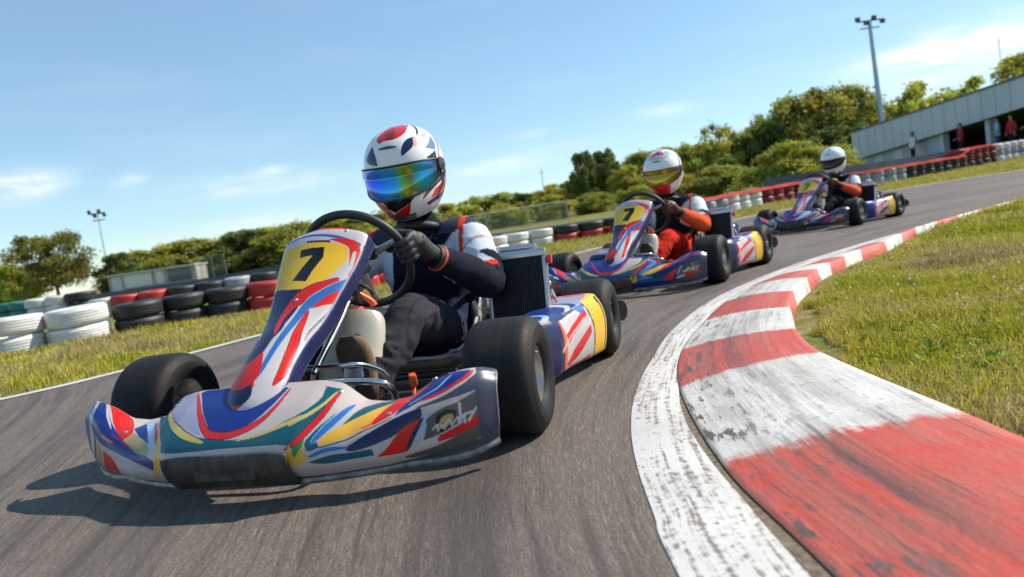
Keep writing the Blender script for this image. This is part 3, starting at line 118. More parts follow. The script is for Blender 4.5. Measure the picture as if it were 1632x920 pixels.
# ------------------------------------------------------------------ tagging and linking
def tag(o, label, cat, group=None):
    o['label'] = label; o['category'] = cat
    if group: o['group'] = group
    return o
def kind(o, k):
    o['kind'] = k; return o
def empty(name, loc=(0, 0, 0), rz=0.0):
    o = bpy.data.objects.new(name, None); COL.objects.link(o)
    o.location = loc; o.rotation_euler = (0, 0, rz); o.empty_display_size = .1
    return o
def link(name, me, m=None, parent=None, smooth=True):
    o = bpy.data.objects.new(name, me); COL.objects.link(o)
    if m is not None:
        if not len(me.materials):
            for x in (m if isinstance(m, (list, tuple)) else [m]): me.materials.append(x)
    if smooth: me.shade_smooth()
    else: me.shade_flat()
    if parent: o.parent = parent
    return o
class MB:
    """mesh builder collecting shapes for one mesh"""
    def __init__(s): s.v = []; s.f = []; s.m = []
    def add(s, V, F, mi=0):
        o = len(s.v); s.v += [tuple(map(float, p)) for p in V]
        s.f += [tuple(i+o for i in q) for q in F]; s.m += [mi]*len(F)
        return s
    def box(s, c, d, rot=None, mi=0, bev=0.0):
        bm = bmesh.new(); bmesh.ops.create_cube(bm, size=1)
        for v in bm.verts: v.co = Vector((v.co.x*d[0], v.co.y*d[1], v.co.z*d[2]))
        if bev: bmesh.ops.bevel(bm, geom=bm.edges[:], offset=bev, segments=2, affect='EDGES', profile=.6)
        M = Matrix.Translation(c) @ (rot.to_4x4() if rot else Matrix())
        bm.verts.ensure_lookup_table(); bm.verts.index_update()
        s.add([M @ v.co for v in bm.verts], [[v.index for v in f.verts] for f in bm.faces], mi); bm.free(); return s
    def tube(s, pts, r, n=10, k=None, mi=0, cap=True):
        if k: pts = catmull(pts, k)
        pts = [Vector(tuple(p)) for p in pts]; N = len(pts)
        rs = r if hasattr(r, '__len__') else [r]*N
        if len(rs) != N: rs = np.interp(np.linspace(0, 1, N), np.linspace(0, 1, len(rs)), rs)
        t0 = (pts[1]-pts[0]).normalized(); a = t0.orthogonal().normalized()
        V = []; F = []
        for i, p in enumerate(pts):
            t = (pts[min(i+1, N-1)]-pts[max(i-1, 0)]).normalized()
            a = (a-t*a.dot(t)).normalized(); b = t.cross(a)
            for j in range(n):
                w = 2*PI*j/n; V.append(p+(a*math.cos(w)+b*math.sin(w))*float(rs[i]))
        for i in range(N-1):
            for j in range(n):
                F.append((i*n+j, i*n+(j+1) % n, (i+1)*n+(j+1) % n, (i+1)*n+j))
        if cap: F.append(tuple(range(n-1, -1, -1))); F.append(tuple((N-1)*n+j for j in range(n)))
        return s.add(V, F, mi)
    def loft(s, pts, ab, n=20, k=None, side=(0, 1, 0), mi=0):
        """elliptical sections: a along side, b across"""
        pts = np.array(pts, float); ab = np.array(ab, float)
        if k: pts = catmull(pts, k); ab = catmull(ab, k)
        sd = Vector(side); N = len(pts); V = []; F = []
        for i in range(N):
            p = Vector(pts[i]); t = (Vector(pts[min(i+1, N-1)])-Vector(pts[max(i-1, 0)])).normalized()
            a = (sd-t*sd.dot(t)).normalized(); b = t.cross(a)
            for j in range(n):
                w = 2*PI*j/n; V.append(p+a*math.cos(w)*ab[i][0]+b*math.sin(w)*ab[i][1])
        for i in range(N-1):
            for j in range(n): F.append((i*n+j, i*n+(j+1) % n, (i+1)*n+(j+1) % n, (i+1)*n+j))
        F.append(tuple(range(n-1, -1, -1))); F.append(tuple((N-1)*n+j for j in range(n)))
        return s.add(V, F, mi)
    def lathe(s, prof, n=48, axis='y', c=(0, 0, 0), mi=0):
        """prof: list of (radius, offset along axis)"""
        V = []; F = []; m = len(prof)
        for j in range(n):
            w = 2*PI*j/n; cw, sw = math.cos(w), math.sin(w)
            for r, o in prof:
                p = {'y': (r*cw, o, r*sw), 'z': (r*cw, r*sw, o), 'x': (o, r*cw, r*sw)}[axis]
                V.append((p[0]+c[0], p[1]+c[1], p[2]+c[2]))
        for j in range(n):
            k = (j+1) % n
            for i in range(m-1): F.append((j*m+i, j*m+i+1, k*m+i+1, k*m+i))
        return s.add(V, F, mi)
    def ball(s, c, r, seg=16, rot=None, mi=0):
        bm = bmesh.new(); bmesh.ops.create_uvsphere(bm, u_segments=seg, v_segments=max(6, seg//2), radius=1)
        rr = r if hasattr(r, '__len__') else (r, r, r)
        M = Matrix.Translation(c) @ (rot.to_4x4() if rot else Matrix()) @ Matrix.Diagonal((*rr, 1))
        bm.verts.index_update()
        s.add([M @ v.co for v in bm.verts], [[v.index for v in f.verts] for f in bm.faces], mi); bm.free(); return s
    def mesh(s, name):
        me = bpy.data.meshes.new(name); me.from_pydata(s.v, [], s.f); me.update()
        bm = bmesh.new(); bm.from_mesh(me); bmesh.ops.recalc_face_normals(bm, faces=bm.faces); bm.to_mesh(me); bm.free()
        if any(s.m): me.polygons.foreach_set('material_index', s.m)
        return me
    def build(s, name, m, parent=None, smooth=True, angle=None):
        me = s.mesh(name); o = link(name, me, m, parent, smooth)
        if smooth and angle is not False: me.set_sharp_from_angle(angle=math.radians(angle or 38))
        return o

def fast_mesh(name, V, F, attr=None, nf=None):
    """V (n,3), F (m,k) arrays"""
    me = bpy.data.meshes.new(name); V = np.asarray(V, np.float32); F = np.asarray(F, np.int32); k = F.shape[1]
    me.vertices.add(len(V)); me.vertices.foreach_set('co', V.ravel())
    me.loops.add(F.size); me.loops.foreach_set('vertex_index', F.ravel())
    me.polygons.add(len(F)); me.polygons.foreach_set('loop_start', np.arange(len(F), dtype=np.int32)*k)
    me.update(calc_edges=True)
    if attr is not None:
        for n, a in attr.items():
            if a.ndim == 2:
                ca = me.color_attributes.new(n, 'FLOAT_COLOR', 'POINT')
                if a.shape[1] == 3: a = np.hstack([a, np.ones((len(a), 1))])
                ca.data.foreach_set('color', a.astype(np.float32).ravel())
            else:
                at = me.attributes.new(n, 'FLOAT', 'POINT'); at.data.foreach_set('value', a.astype(np.float32))
    me.validate(); return me
def grid_faces(nu, nv, wrap=False):
    i = np.arange(nu if wrap else nu-1)[:, None]; j = np.arange(nv-1)[None, :]
    a = i*nv+j; b = ((i+1) % nu)*nv+j
    return np.stack([a, b, b+1, a+1], -1).reshape(-1, 4)
def grid_mesh(name, P, cols=None, attr=None, flip=False, wrap=False):
    nu, nv = P.shape[:2]; F = grid_faces(nu, nv, wrap)
    if flip: F = F[:, ::-1]
    d = dict(attr or {})
    if cols is not None: d['paint'] = cols.reshape(-1, 3)
    return fast_mesh(name, P.reshape(-1, 3), F, d)

# ------------------------------------------------------------------ livery painting in the panel's own (u,v) sheet
def in_poly(X, Y, p):
    r = np.zeros(X.shape, bool); n = len(p); j = n-1
    for i in range(n):
        xi, yi = p[i]; xj, yj = p[j]
        if yi != yj:
            r ^= ((yi > Y) != (yj > Y)) & (X < (xj-xi)*(Y-yi)/(yj-yi)+xi)
        j = i
    return r
def near_line(X, Y, p, w):
    if len(p) > 2: p = catmull(p, 6*len(p))
    d = np.full(X.shape, 1e9); p = np.asarray(p, float); ns = len(p)-1
    for i, (a, b) in enumerate(zip(p[:-1], p[1:])):
        vx, vy = b[0]-a[0], b[1]-a[1]; L = vx*vx+vy*vy+1e-12
        t = np.clip(((X-a[0])*vx+(Y-a[1])*vy)/L, 0, 1)
        tp = 1.0
        if ns > 6 and w > .0085:                       # brush stroke: thins out towards both ends
            q = (i+t)/ns; tp = .12+.88*np.sqrt(np.clip(np.sin(PI*q), 0, 1))
        d = np.minimum(d, np.hypot(X-a[0]-t*vx, Y-a[1]-t*vy)/tp)
    return d < w/2
def paint_grid(nu, nv, shapes, base, su, sv, remap=None):
    u = np.linspace(0, 1, nu)[:, None]*su; v = np.linspace(0, 1, nv)[None, :]*sv
    X, Y = np.broadcast_arrays(u, v)
    col = np.zeros((nu, nv, 3)); col[:] = PAL[base]
    for s in shapes:
        p = [(a*su, b*sv) for a, b in s['p']]
        m = near_line(X, Y, p, s['w']) if 'w' in s else in_poly(X, Y, p)
        c = s['c']; c = (remap or {}).get(c, c)
        if 'w' in s and .0125 <= s['w'] < .04 and c in ('red', 'olive', 'blue2'):
            col[near_line(X, Y, p, s['w']+.0045)] = PAL['navy' if c != 'blue2' else 'sky']
        col[m] = PAL[c]
    return col

# ------------------------------------------------------------------ materials
def nt(name):
    m = bpy.data.materials.new(name); m.use_nodes = True; t = m.node_tree
    return m, t, t.nodes['Principled BSDF']
def N(t, typ, **kw):
    n = t.nodes.new(typ)
    for k, v in kw.items():
        if k in n.inputs.keys(): n.inputs[k].default_value = v
        else: setattr(n, k, v)
    return n
def mixc(t, fac, a, b, bt='MIX'):
    n = t.nodes.new('ShaderNodeMix'); n.data_type = 'RGBA'; n.blend_type = bt
    for s, v in ((0, fac), (6, a), (7, b)):
        if hasattr(v, 'is_output') or isinstance(v, bpy.types.NodeSocket): t.links.new(v, n.inputs[s])
        elif s == 0: n.inputs[0].default_value = v
        else: n.inputs[s].default_value = (*v[:3], 1)
    return n.outputs[2]
def ramp(t, inp, a, b, va=0.0, vb=1.0):
    n = t.nodes.new('ShaderNodeMapRange'); n.inputs[1].default_value = a; n.inputs[2].default_value = b
    n.inputs[3].default_value = va; n.inputs[4].default_value = vb; t.links.new(inp, n.inputs[0]); return n.outputs[0]
def noise_(t, scale, detail=4, rough=.55, vec=None, stretch=None, coord='Object'):
    if vec is None:
        tc = t.nodes.new('ShaderNodeTexCoord'); vec = tc.outputs[coord]
    if stretch:
        mp = t.nodes.new('ShaderNodeMapping'); mp.inputs['Scale'].default_value = stretch; t.links.new(vec, mp.inputs[0]); vec = mp.outputs[0]
    n = N(t, 'ShaderNodeTexNoise', Scale=scale, Detail=detail, Roughness=rough); t.links.new(vec, n.inputs['Vector']); return n.outputs['Fac']
def math_(t, op, a, b=None, c=None):
    n = t.nodes.new('ShaderNodeMath'); n.operation = op
    for i, v in enumerate((a, b, c)):
        if v is None: continue
        if isinstance(v, bpy.types.NodeSocket): t.links.new(v, n.inputs[i])
        else: n.inputs[i].default_value = v
    return n.outputs[0]
def bump(t, b, h, dist=.002, st=1.0):
    n = N(t, 'ShaderNodeBump', Strength=st, Distance=dist); t.links.new(h, n.inputs['Height']); t.links.new(n.outputs[0], b.inputs['Normal'])
def mat(name, col, rough=.5, metal=0.0, var=.15, scale=20, coat=0.0, bmp=0.0, spec=.5, stretch=None, rvar=.1):
    m, t, b = nt(name)
    f = noise_(t, scale, 5, .6, stretch=stretch)
    c2 = tuple(x*(1-var) for x in col); c1 = tuple(min(1, x*(1+var)) for x in col)
    t.links.new(mixc(t, ramp(t, f, .3, .7), c2, c1), b.inputs['Base Color'])
    t.links.new(ramp(t, noise_(t, scale*.37, 4), .3, .7, max(0, rough-rvar), min(1, rough+rvar)), b.inputs['Roughness'])
    b.inputs['Metallic'].default_value = metal; b.inputs['Specular IOR Level'].default_value = spec
    if coat: b.inputs['Coat Weight'].default_value = coat; b.inputs['Coat Roughness'].default_value = .08
    if bmp: bump(t, b, f, bmp)
    return m
def attr_mat(name, rough=.3, coat=.6, dirt=.25, bmp=0.0, bscale=60, attr='paint', sheen=0):
    m, t, b = nt(name)
    a = N(t, 'ShaderNodeAttribute', attribute_name=attr)
    c = a.outputs['Color']
    sc = noise_(t, 90, 6, .7, stretch=(1, .25, 1)); big = noise_(t, 7, 5, .6)
    wear = math_(t, 'MULTIPLY', ramp(t, sc, .56, .72), ramp(t, big, .42, .65))
    c = mixc(t, math_(t, 'MULTIPLY', wear, dirt), c, (.16, .14, .12))
    c = mixc(t, ramp(t, big, .40, .80, 0, dirt*.22), c, (.20, .17, .14))
    t.links.new(c, b.inputs['Base Color'])
    t.links.new(math_(t, 'ADD', ramp(t, big, .3, .7, rough-.06, rough+.1), math_(t, 'MULTIPLY', wear, .3)), b.inputs['Roughness'])
    if coat: b.inputs['Coat Weight'].default_value = coat; b.inputs['Coat Roughness'].default_value = .12
    if bmp: bump(t, b, noise_(t, bscale, 6, .6), bmp)
    b.inputs['Specular IOR Level'].default_value = .34 if coat else .2
    if sheen: b.inputs['Sheen Weight'].default_value = sheen
    return m

M = {}
M['paint'] = attr_mat('glossy_sticker_plastic', .33, .12, .38, .0006, 14)
M['helmet'] = attr_mat('helmet_shell_paint', .22, .8, .12)
M['suit'] = attr_mat('race_suit_cloth', .88, 0, .10, .0014, 260)
def rubber_mat():
    m, t, b = nt('slick_rubber'); band = noise_(t, 1, 5, .6, stretch=(3, 90, 3)); sp = noise_(t, 160, 4, .7); bg = noise_(t, 9, 5, .65)
    c = mixc(t, ramp(t, band, .35, .7), (.009, .0085, .009), (.019, .017, .017))
    c = mixc(t, math_(t, 'MULTIPLY', ramp(t, sp, .55, .7), ramp(t, bg, .4, .7)), c, (.045, .038, .033))
    t.links.new(c, b.inputs['Base Color']); t.links.new(ramp(t, bg, .3, .7, .52, .78), b.inputs['Roughness']); b.inputs['Specular IOR Level'].default_value = .25
    bump(t, b, math_(t, 'ADD', sp, band), .0010); return m
M['rubber'] = rubber_mat()
M['rim'] = mat('magnesium_rim', (.45, .43, .40), .32, .9, scale=30)
M['chrome'] = mat('chromed_tube', (.62, .62, .64), .16, 1.0, .08, 40, rvar=.05)
M['steel'] = mat('painted_chassis_steel', (.10, .10, .11), .35, .6, scale=40)
M['alu'] = mat('brushed_aluminium', (.52, .52, .52), .38, .9, scale=60, stretch=(1, 8, 1))
M['blackp'] = mat('black_plastic', (.014, .014, .015), .42, scale=30, bmp=.0004)
M['grime'] = mat('scuffed_dark_plastic', (.045, .036, .030), .6, var=.7, scale=34, bmp=.0012, stretch=(1, 1, .5))
M['seat'] = mat('fibreglass_seat', (.42, .38, .31), .3, .0, var=.12, scale=12, coat=.4)
M['tank'] = mat('translucent_beige_tank', (.46, .42, .34), .36, var=.10, scale=9, coat=.2)
M['brown'] = mat('brown_suede', (.17, .105, .06), .85, var=.3, scale=60, bmp=.0008)
M['sole'] = mat('dark_rubber_sole', (.045, .028, .02), .7, var=.3, scale=60, bmp=.0008)
M['glove'] = mat('black_glove_leather', (.022, .021, .024), .62, var=.4, scale=70, bmp=.0012)
M['grip'] = mat('steering_grip', (.02, .02, .021), .55, var=.3, scale=90, bmp=.0006)
M['orangep'] = mat('orange_plastic', (.75, .10, .02), .4, scale=30)
M['redp'] = mat('red_plastic', (.62, .03, .02), .4, scale=30)
M['fin'] = mat('radiator_fin', (.028, .028, .030), .45, .5, scale=60)
M['brass'] = mat('brass_fitting', (.55, .34, .10), .35, .9, scale=50)
M['lip'] = mat('scraped_grey_lip', (.20, .19, .185), .42, .3, var=.5, scale=40, bmp=.0006)
M['cable'] = mat('rubber_hose', (.02, .02, .02), .5, scale=50)
# ------------------------------------------------------------------ terrain height
def tz(y, x=8.0):
    """flat round the corner, rising gently towards the far right"""
    y = np.minimum(y, 70.0); k = np.clip((np.asarray(x, float)+12)/12, 0, 1); k = k*k*(3-2*k)
    return .03*1.5*np.log1p(np.exp((y-11)/1.5))*k

# ------------------------------------------------------------------ kart
def V3(*a): return Vector(a)
def pod_surface(nu, nv, s):
    """side pod, s=+1 on the driver's left"""
    X = catmull([(-.375,), (-.40,), (-.55,), (-.72,), (-.86,), (-.885,)], nu)[:, 0]
    yin = np.interp(X[::-1], [-.89, -.38], [.47, .42])[::-1]
    yo = np.interp(-X, [.375, .40, .48, .62, .78, .885], [.53, .56, .60, .615, .665, .69])
    zt = np.interp(-X, [.375, .41, .6, .8, .885], [.225, .255, .245, .262, .272])
    zb = np.full(nu, .045)
    P = np.zeros((nu, nv, 3)); v = np.linspace(0, 1, nv)
    for i in range(nu):
        key = [(yin[i]-.01, zt[i]-.06), (yin[i], zt[i]-.012), (yin[i]+.02, zt[i]), (yo[i]-.045, zt[i]+.002), (yo[i]-.012, zt[i]-.018), (yo[i]+.006, zt[i]-.06), (yo[i]+.012, (zt[i]+zb[i])/2), (yo[i], zb[i]+.03), (yo[i]-.02, zb[i]), (yo[i]-.07, zb[i]-.01)]
        c = catmull(key, nv); P[i, :, 0] = X[i]-(.012*np.sin(v*PI) if i < 2 else 0); P[i, :, 1] = s*c[:, 0]; P[i, :, 2] = c[:, 1]
    return P
POD = [dict(c='navy', p=[(0, 0), (1, 0), (1, .42), (0, .42)]), dict(c='blue', p=[(0, 0), (.72, 0), (.60, .42), (0, .42)]), dict(c='lav', p=[(.72, 0), (1, 0), (1, .36), (.60, .42)]),
       dict(c='sky', p=[(.5, .14), (.3, .40)], w=.02), dict(c='white', p=[(.72, .1), (.5, .44)], w=.016), dict(c='red', p=[(.80, 0), (.94, .05), (.97, .34), (.84, .40), (.76, .2)]),
       dict(c='navy', p=[(0, .40), (1, .40), (1, 1), (0, 1)]), dict(c='white', p=[(.40, .46), (1, .38), (1, .90), (.38, .90)]),
       dict(c='orange', p=[(.39, .46), (.38, .70), (.40, .92)], w=.018), dict(c='red', p=[(.40, .60), (.64, .46), (.64, .52), (.42, .68)]),
       dict(c='red', p=[(.40, .78), (.64, .62), (.64, .68), (.44, .83)]), dict(c='red', p=[(.40, .95), (.50, .86), (.64, .80), (.64, .95)]),
       dict(c='pink', p=[(.34, .70), (.60, .54)], w=.008), dict(c='blue2', p=[(.55, .38), (.68, .42), (.60, .50)]),
       dict(c='yellow', p=[(.66, .36), (.985, .30), (.985, .88), (.68, .88)]), dict(c='black', p=[(.655, .38), (.675, .90)], w=.005),
       dict(c='black', p=[(.80, .42), (.865, .38), (.865, .80), (.825, .80), (.825, .48), (.80, .5)]), dict(c='black', p=[(.90, .40), (.94, .78)], w=.009),
       dict(c='grime', p=[(0, .94), (1, .93), (1, 1), (0, 1)])]
POD_B = [dict(s) for s in POD]

def tyre_profile(R, r, w):
    """rounded slick section: closed around from inner bead to outer bead"""
    h = w/2; p = [(r, -h*.80), (r+.008, -h*.90), (r+(R-r)*.35, -h*1.0), (r+(R-r)*.62, -h*.99), (R-.022, -h*.93), (R-.009, -h*.83), (R-.002, -h*.66), (R, -h*.3)]
    p = p+[(a, -b) for a, b in p[::-1]]
    return [tuple(q) for q in catmull(p, 44)]
def rim_mb(r, w, out):
    """rim with outer face towards +y*out"""
    mb = MB(); h = w/2
    prof = [(r+.004, h*.86), (r+.006, h*.80), (r-.004, h*.78), (r-.010, h*.55), (r-.022, h*.2), (r-.022, -h*.2), (r-.010, -h*.6), (r-.004, -h*.78), (r+.006, -h*.80), (r+.004, -h*.86)]
    mb.lathe([(a, b*out) for a, b in prof], 48)
    d = h*.10*out
    mb.lathe([(.022, d+.008*out), (.045, d+.008*out), (r-.020, d-.004*out), (r-.020, d-.012*out), (.022, d-.006*out)], 48)   # wheel disc
    for k in range(5):
        a = 2*PI*k/5; mb.lathe([(.0, .013*out), (.006, .012*out), (.006, 0)], 8, c=((r*.62)*math.cos(a), d, (r*.62)*math.sin(a)))
    return mb
def hub_mb(out, L):
    mb = MB(); mb.lathe([(0, .045*out), (.014, .045*out), (.017, .04*out), (.020, .01*out), (.028, .008*out), (.028, -.02*out), (.018, -.022*out), (.016, -L*out)], 20)
    for k in range(3):
        a = 2*PI*k/3; mb.lathe([(0, .022*out), (.006, .022*out), (.006, 0)], 8, c=(.024*math.cos(a), 0, .024*math.sin(a)))
    return mb

SUIT = {}
def seg_near(P, segs):
    """nearest bone index and parameter for every point"""
    best = np.full(len(P), 1e9); bi = np.zeros(len(P), int); bt = np.zeros(len(P))
    for k, (a, b) in enumerate(segs):
        a = np.array(a, float); b = np.array(b, float); v = b-a; L = v@v
        t = np.clip(((P-a)@v)/L, 0, 1); d = np.linalg.norm(P-a-t[:, None]*v, axis=1)
        m = d < best; best[m] = d[m]; bi[m] = k; bt[m] = t[m]
    return bi, bt, best
def remesh(mb, vox, smooth=2, name='body'):
    me = mb.mesh(name); o = bpy.data.objects.new(name, me); COL.objects.link(o)
    r = o.modifiers.new('r', 'REMESH'); r.mode = 'VOXEL'; r.voxel_size = vox; r.use_smooth_shade = True
    if smooth:
        s = o.modifiers.new('s', 'SMOOTH'); s.factor = .5; s.iterations = smooth
    dg = bpy.context.evaluated_depsgraph_get(); dg.update()
    out = bpy.data.meshes.new_from_object(o.evaluated_get(dg)); out.name = name
    bpy.data.objects.remove(o)
    return out
def get_co(me):
    a = np.zeros(len(me.vertices)*3, np.float32); me.vertices.foreach_get('co', a); return a.reshape(-1, 3).astype(float)
def get_no(me):
    a = np.zeros(len(me.vertices)*3, np.float32); me.vertices.foreach_get('normal', a); return a.reshape(-1, 3).astype(float)

J = dict(pelvis=(-.83, 0, .17), waist=(-.90, 0, .30), chest=(-.90, 0, .44), neck0=(-.86, 0, .585), neck1=(-.815, 0, .70),
         sh=(-.865, .20, .555), el=(-.67, .325, .385), wr=(-.415, .235, .505), hip=(-.80, .09, .19), kn=(-.30, .165, .325), an=(-.065, .120, .175))
def mir(p, s): return (p[0], p[1]*s, p[2])
def driver_mesh(vox, style):
    mb = MB()
    mb.loft([(-.82, 0, .12), J['pelvis'], J['waist'], J['chest'], (-.885, 0, .53), (-.865, 0, .60), (-.83, 0, .66)],
            [(.11, .08), (.165, .115), (.150, .115), (.190, .140), (.182, .122), (.100, .095), (.075, .078)], 28, 34)
    for s in (1, -1):
        mb.loft([mir((-.875, .10, .555), s), mir(J['sh'], s), mir((-.78, .27, .475), s), mir(J['el'], s), mir((-.55, .29, .44), s), mir(J['wr'], s), mir((-.385, .222, .518), s)],
                [(.075, .07), (.078, .074), (.068, .066), (.060, .062), (.055, .055), (.036, .040), (.034, .036)], 18, 34, side=(0, s, .35))
        mb.loft([mir((-.86, .08, .18), s), mir(J['hip'], s), mir((-.55, .125, .275), s), mir(J['kn'], s), mir((-.19, .15, .26), s), mir(J['an'], s), mir((-.045, .118, .15), s)],
                [(.088, .090), (.086, .086), (.077, .078), (.066, .068), (.062, .062), (.052, .050), (.050, .046)], 20, 38, side=(0, 1, 0))
    me = remesh(mb, vox, 3)
    P = get_co(me); n = get_no(me)
    S = [(J['pelvis'], J['waist']), (J['waist'], J['chest']), (J['chest'], J['neck0']), (J['neck0'], J['neck1'])]
    names = ['t', 't', 't', 'n']
    for s in (1, -1):
        S += [(mir(J['sh'], s), mir(J['el'], s)), (mir(J['el'], s), mir(J['wr'], s)), (mir(J['hip'], s), mir(J['kn'], s)), (mir(J['kn'], s), mir(J['an'], s))]
        names += ['ua', 'fa', 'th', 'shn']
    bi, bt, bd = seg_near(P, S)
    # folds: ridges running across the limbs, deepest near the bends
    amp = np.zeros(len(P)); arr = np.array(names)[bi]
    amp[arr == 'ua'] = .0050; amp[arr == 'fa'] = .0055; amp[arr == 'th'] = .0075; amp[arr == 'shn'] = .0085; amp[arr == 't'] = .005; amp[arr == 'n'] = 0
    amp = np.where(arr == 'ua', amp*(.5+.9*bt), amp); amp = np.where(arr == 'shn', amp*(.45+1.2*bt), amp); amp = np.where(arr == 'fa', amp*(1.3-.8*bt), amp)
    disp = np.zeros(len(P)); arrk = bi
    ax = np.array([np.array(b)-np.array(a) for a, b in S]); ax /= np.linalg.norm(ax, axis=1)[:, None]
    for i in range(len(P)):
        p = P[i]; a = ax[bi[i]]; al = p@a
        q = (p-a*al)*9+a*al*13+Vector(np.array([a[1], a[2], a[0]]))*float(p[0]*11+p[2]*9) + Vector((1, 1, 1))*float(arrk[i]*3.1)
        q = np.array(q); w = noise.noise(Vector(q*.35))*2.6
        q = q+w
        v = noise.noise(Vector(q)); disp[i] = 1-abs(v)*2.4
        disp[i] += .35*noise.noise(Vector(q*2.3))
    P2 = P+n*(disp*amp)[:, None]
    me.vertices.foreach_set('co', P2.astype(np.float32).ravel()); me.update()
    # suit colours
    c = np.zeros((len(P), 3)); st = style
    c[:] = lin(st['torso'])
    y = np.abs(P[:, 1]); x = P[:, 0]; z = P[:, 2]
    up = np.array(J['el'])-np.array(J['sh'])
    ua = arr == 'ua'; fa = arr == 'fa'
    tt = bt+.05*np.sin(x*40)
    c[ua] = lin(st['sleeve'])
    c[ua & (bt < .06)] = lin(st['torso'])
    dsh = np.hypot(np.hypot(x-J['sh'][0], y-J['sh'][1]), z-J['sh'][2])
    sp = (arr == 't') & (z > .565) & (y > .055) | (ua & (bt < .04) & (z > .58)); c[sp] = lin(st['yoke'])
    pip = np.abs(y-.205+.10*(z-.56)) < .011; c[pip & (z > .47) & (ua | (arr == 't'))] = lin(st['pipe'])
    band = ua & (bt > .30) & (bt < .5) & (np.abs(bt-.42+(z-.5)*1.2) < .010); c[band] = lin(st['stripe'])
    c[ua & (bt > .80+.5*(z-.42))] = lin(st['pipe'])
    c[ua & (bt > .90+.5*(z-.42))] = lin(st['fore'])
    c[ua & (bt > .62) & (y > .30) & (x < -.70)] = lin(st['torso'])
    c[fa] = lin(st['fore'])
    c[fa & (bt < .10)] = lin(st['fore'])
    c[fa & (bt > .93)] = lin('0d0d10')
    c[(arr == 'th') | (arr == 'shn')] = lin(st['pants'])
    hipm = (arr == 'th') & (bt < .22) & (z > .20) | ((arr == 't') & (z < .235)); c[hipm] = lin(st['hip'])
    seam = ((arr == 'shn') | (arr == 'th')) & (np.abs(y-(.165+.04)) < .003) & (z > .2); c[seam] = lin(st['pants'])*np.array(.5)
    me.color_attributes.new('paint', 'FLOAT_COLOR', 'POINT').data.foreach_set('color', np.hstack([c, np.ones((len(c), 1))]).astype(np.float32).ravel())
    return me

WC = Vector((-.325, 0, .528)); WR = .180
wup = Vector((.50, 0, .866)); wn = Vector((-.866, 0, .50))     # in-plane up, and normal towards the driver
def rim_pt(a, R=WR): return WC+Vector((0, 1, 0))*math.cos(a)*R+wup*math.sin(a)*R
def glove_mesh(s, vox):
    """hand closed round the wheel rim; s=+1 driver's left"""
    mb = MB(); a0 = .12
    yy = Vector((0, s, 0))
    def rp(a, R=WR): return WC+yy*math.cos(a)*R+wup*math.sin(a)*R
    p = rp(a0); out = (p-WC).normalized(); tan = (-yy*math.sin(a0)+wup*math.cos(a0)).normalized()
    L = [.82, 1, .96, .80]
    for k in range(4):                                   # fingers: k=0 index on top
        o = p+tan*(.034-.0225*k)+out*(-.002*abs(k-1.2))
        pts = []; ln = L[k]
        for q, rad in ((-38, .043), (0, .040), (40, .033), (85, .030), (130, .029), (175, .028), (215, .026)):
            if q > 215*ln+15: continue
            w = math.radians(q-55)
            pts.append(o+out*math.cos(w)*rad-wn*math.sin(w)*rad)      # knuckles outside, tips inside, over the front
        mb.tube(pts, [.0125, .0125, .0118, .0108, .0102, .0085], 10, 18)
        mb.ball(pts[1], .0138, 10); mb.ball(pts[3], .0118, 10); mb.ball(pts[-1], .0088, 10)
    # palm behind and outside the rim
    pc = p+out*.030+wn*.026
    B = Matrix((out, tan, wn)).transposed()
    mb.ball(pc, (.024, .046, .030), 18, B); mb.ball(pc+wn*.018-tan*.012+out*.004, (.026, .038, .030), 18, B)
    wr = Vector(mir(J['wr'], s))
    mb.tube([pc+wn*.01, (pc+wr)/2-tan*.004, wr, wr+(wr-pc).normalized()*.02], [.034, .034, .035, .036], 14, 12)
    # thumb round the back, closing towards the index
    th = [pc+wn*.012+tan*.020, p+wn*.034+tan*.036+out*.008, p+wn*.030+tan*.050-out*.014, p+wn*.014+tan*.056-out*.026]
    mb.tube(th, [.0145, .0130, .0118, .0090], 10, 14); mb.ball(th[-1], .0092, 10)
    return remesh(mb, vox, 1, 'glove')

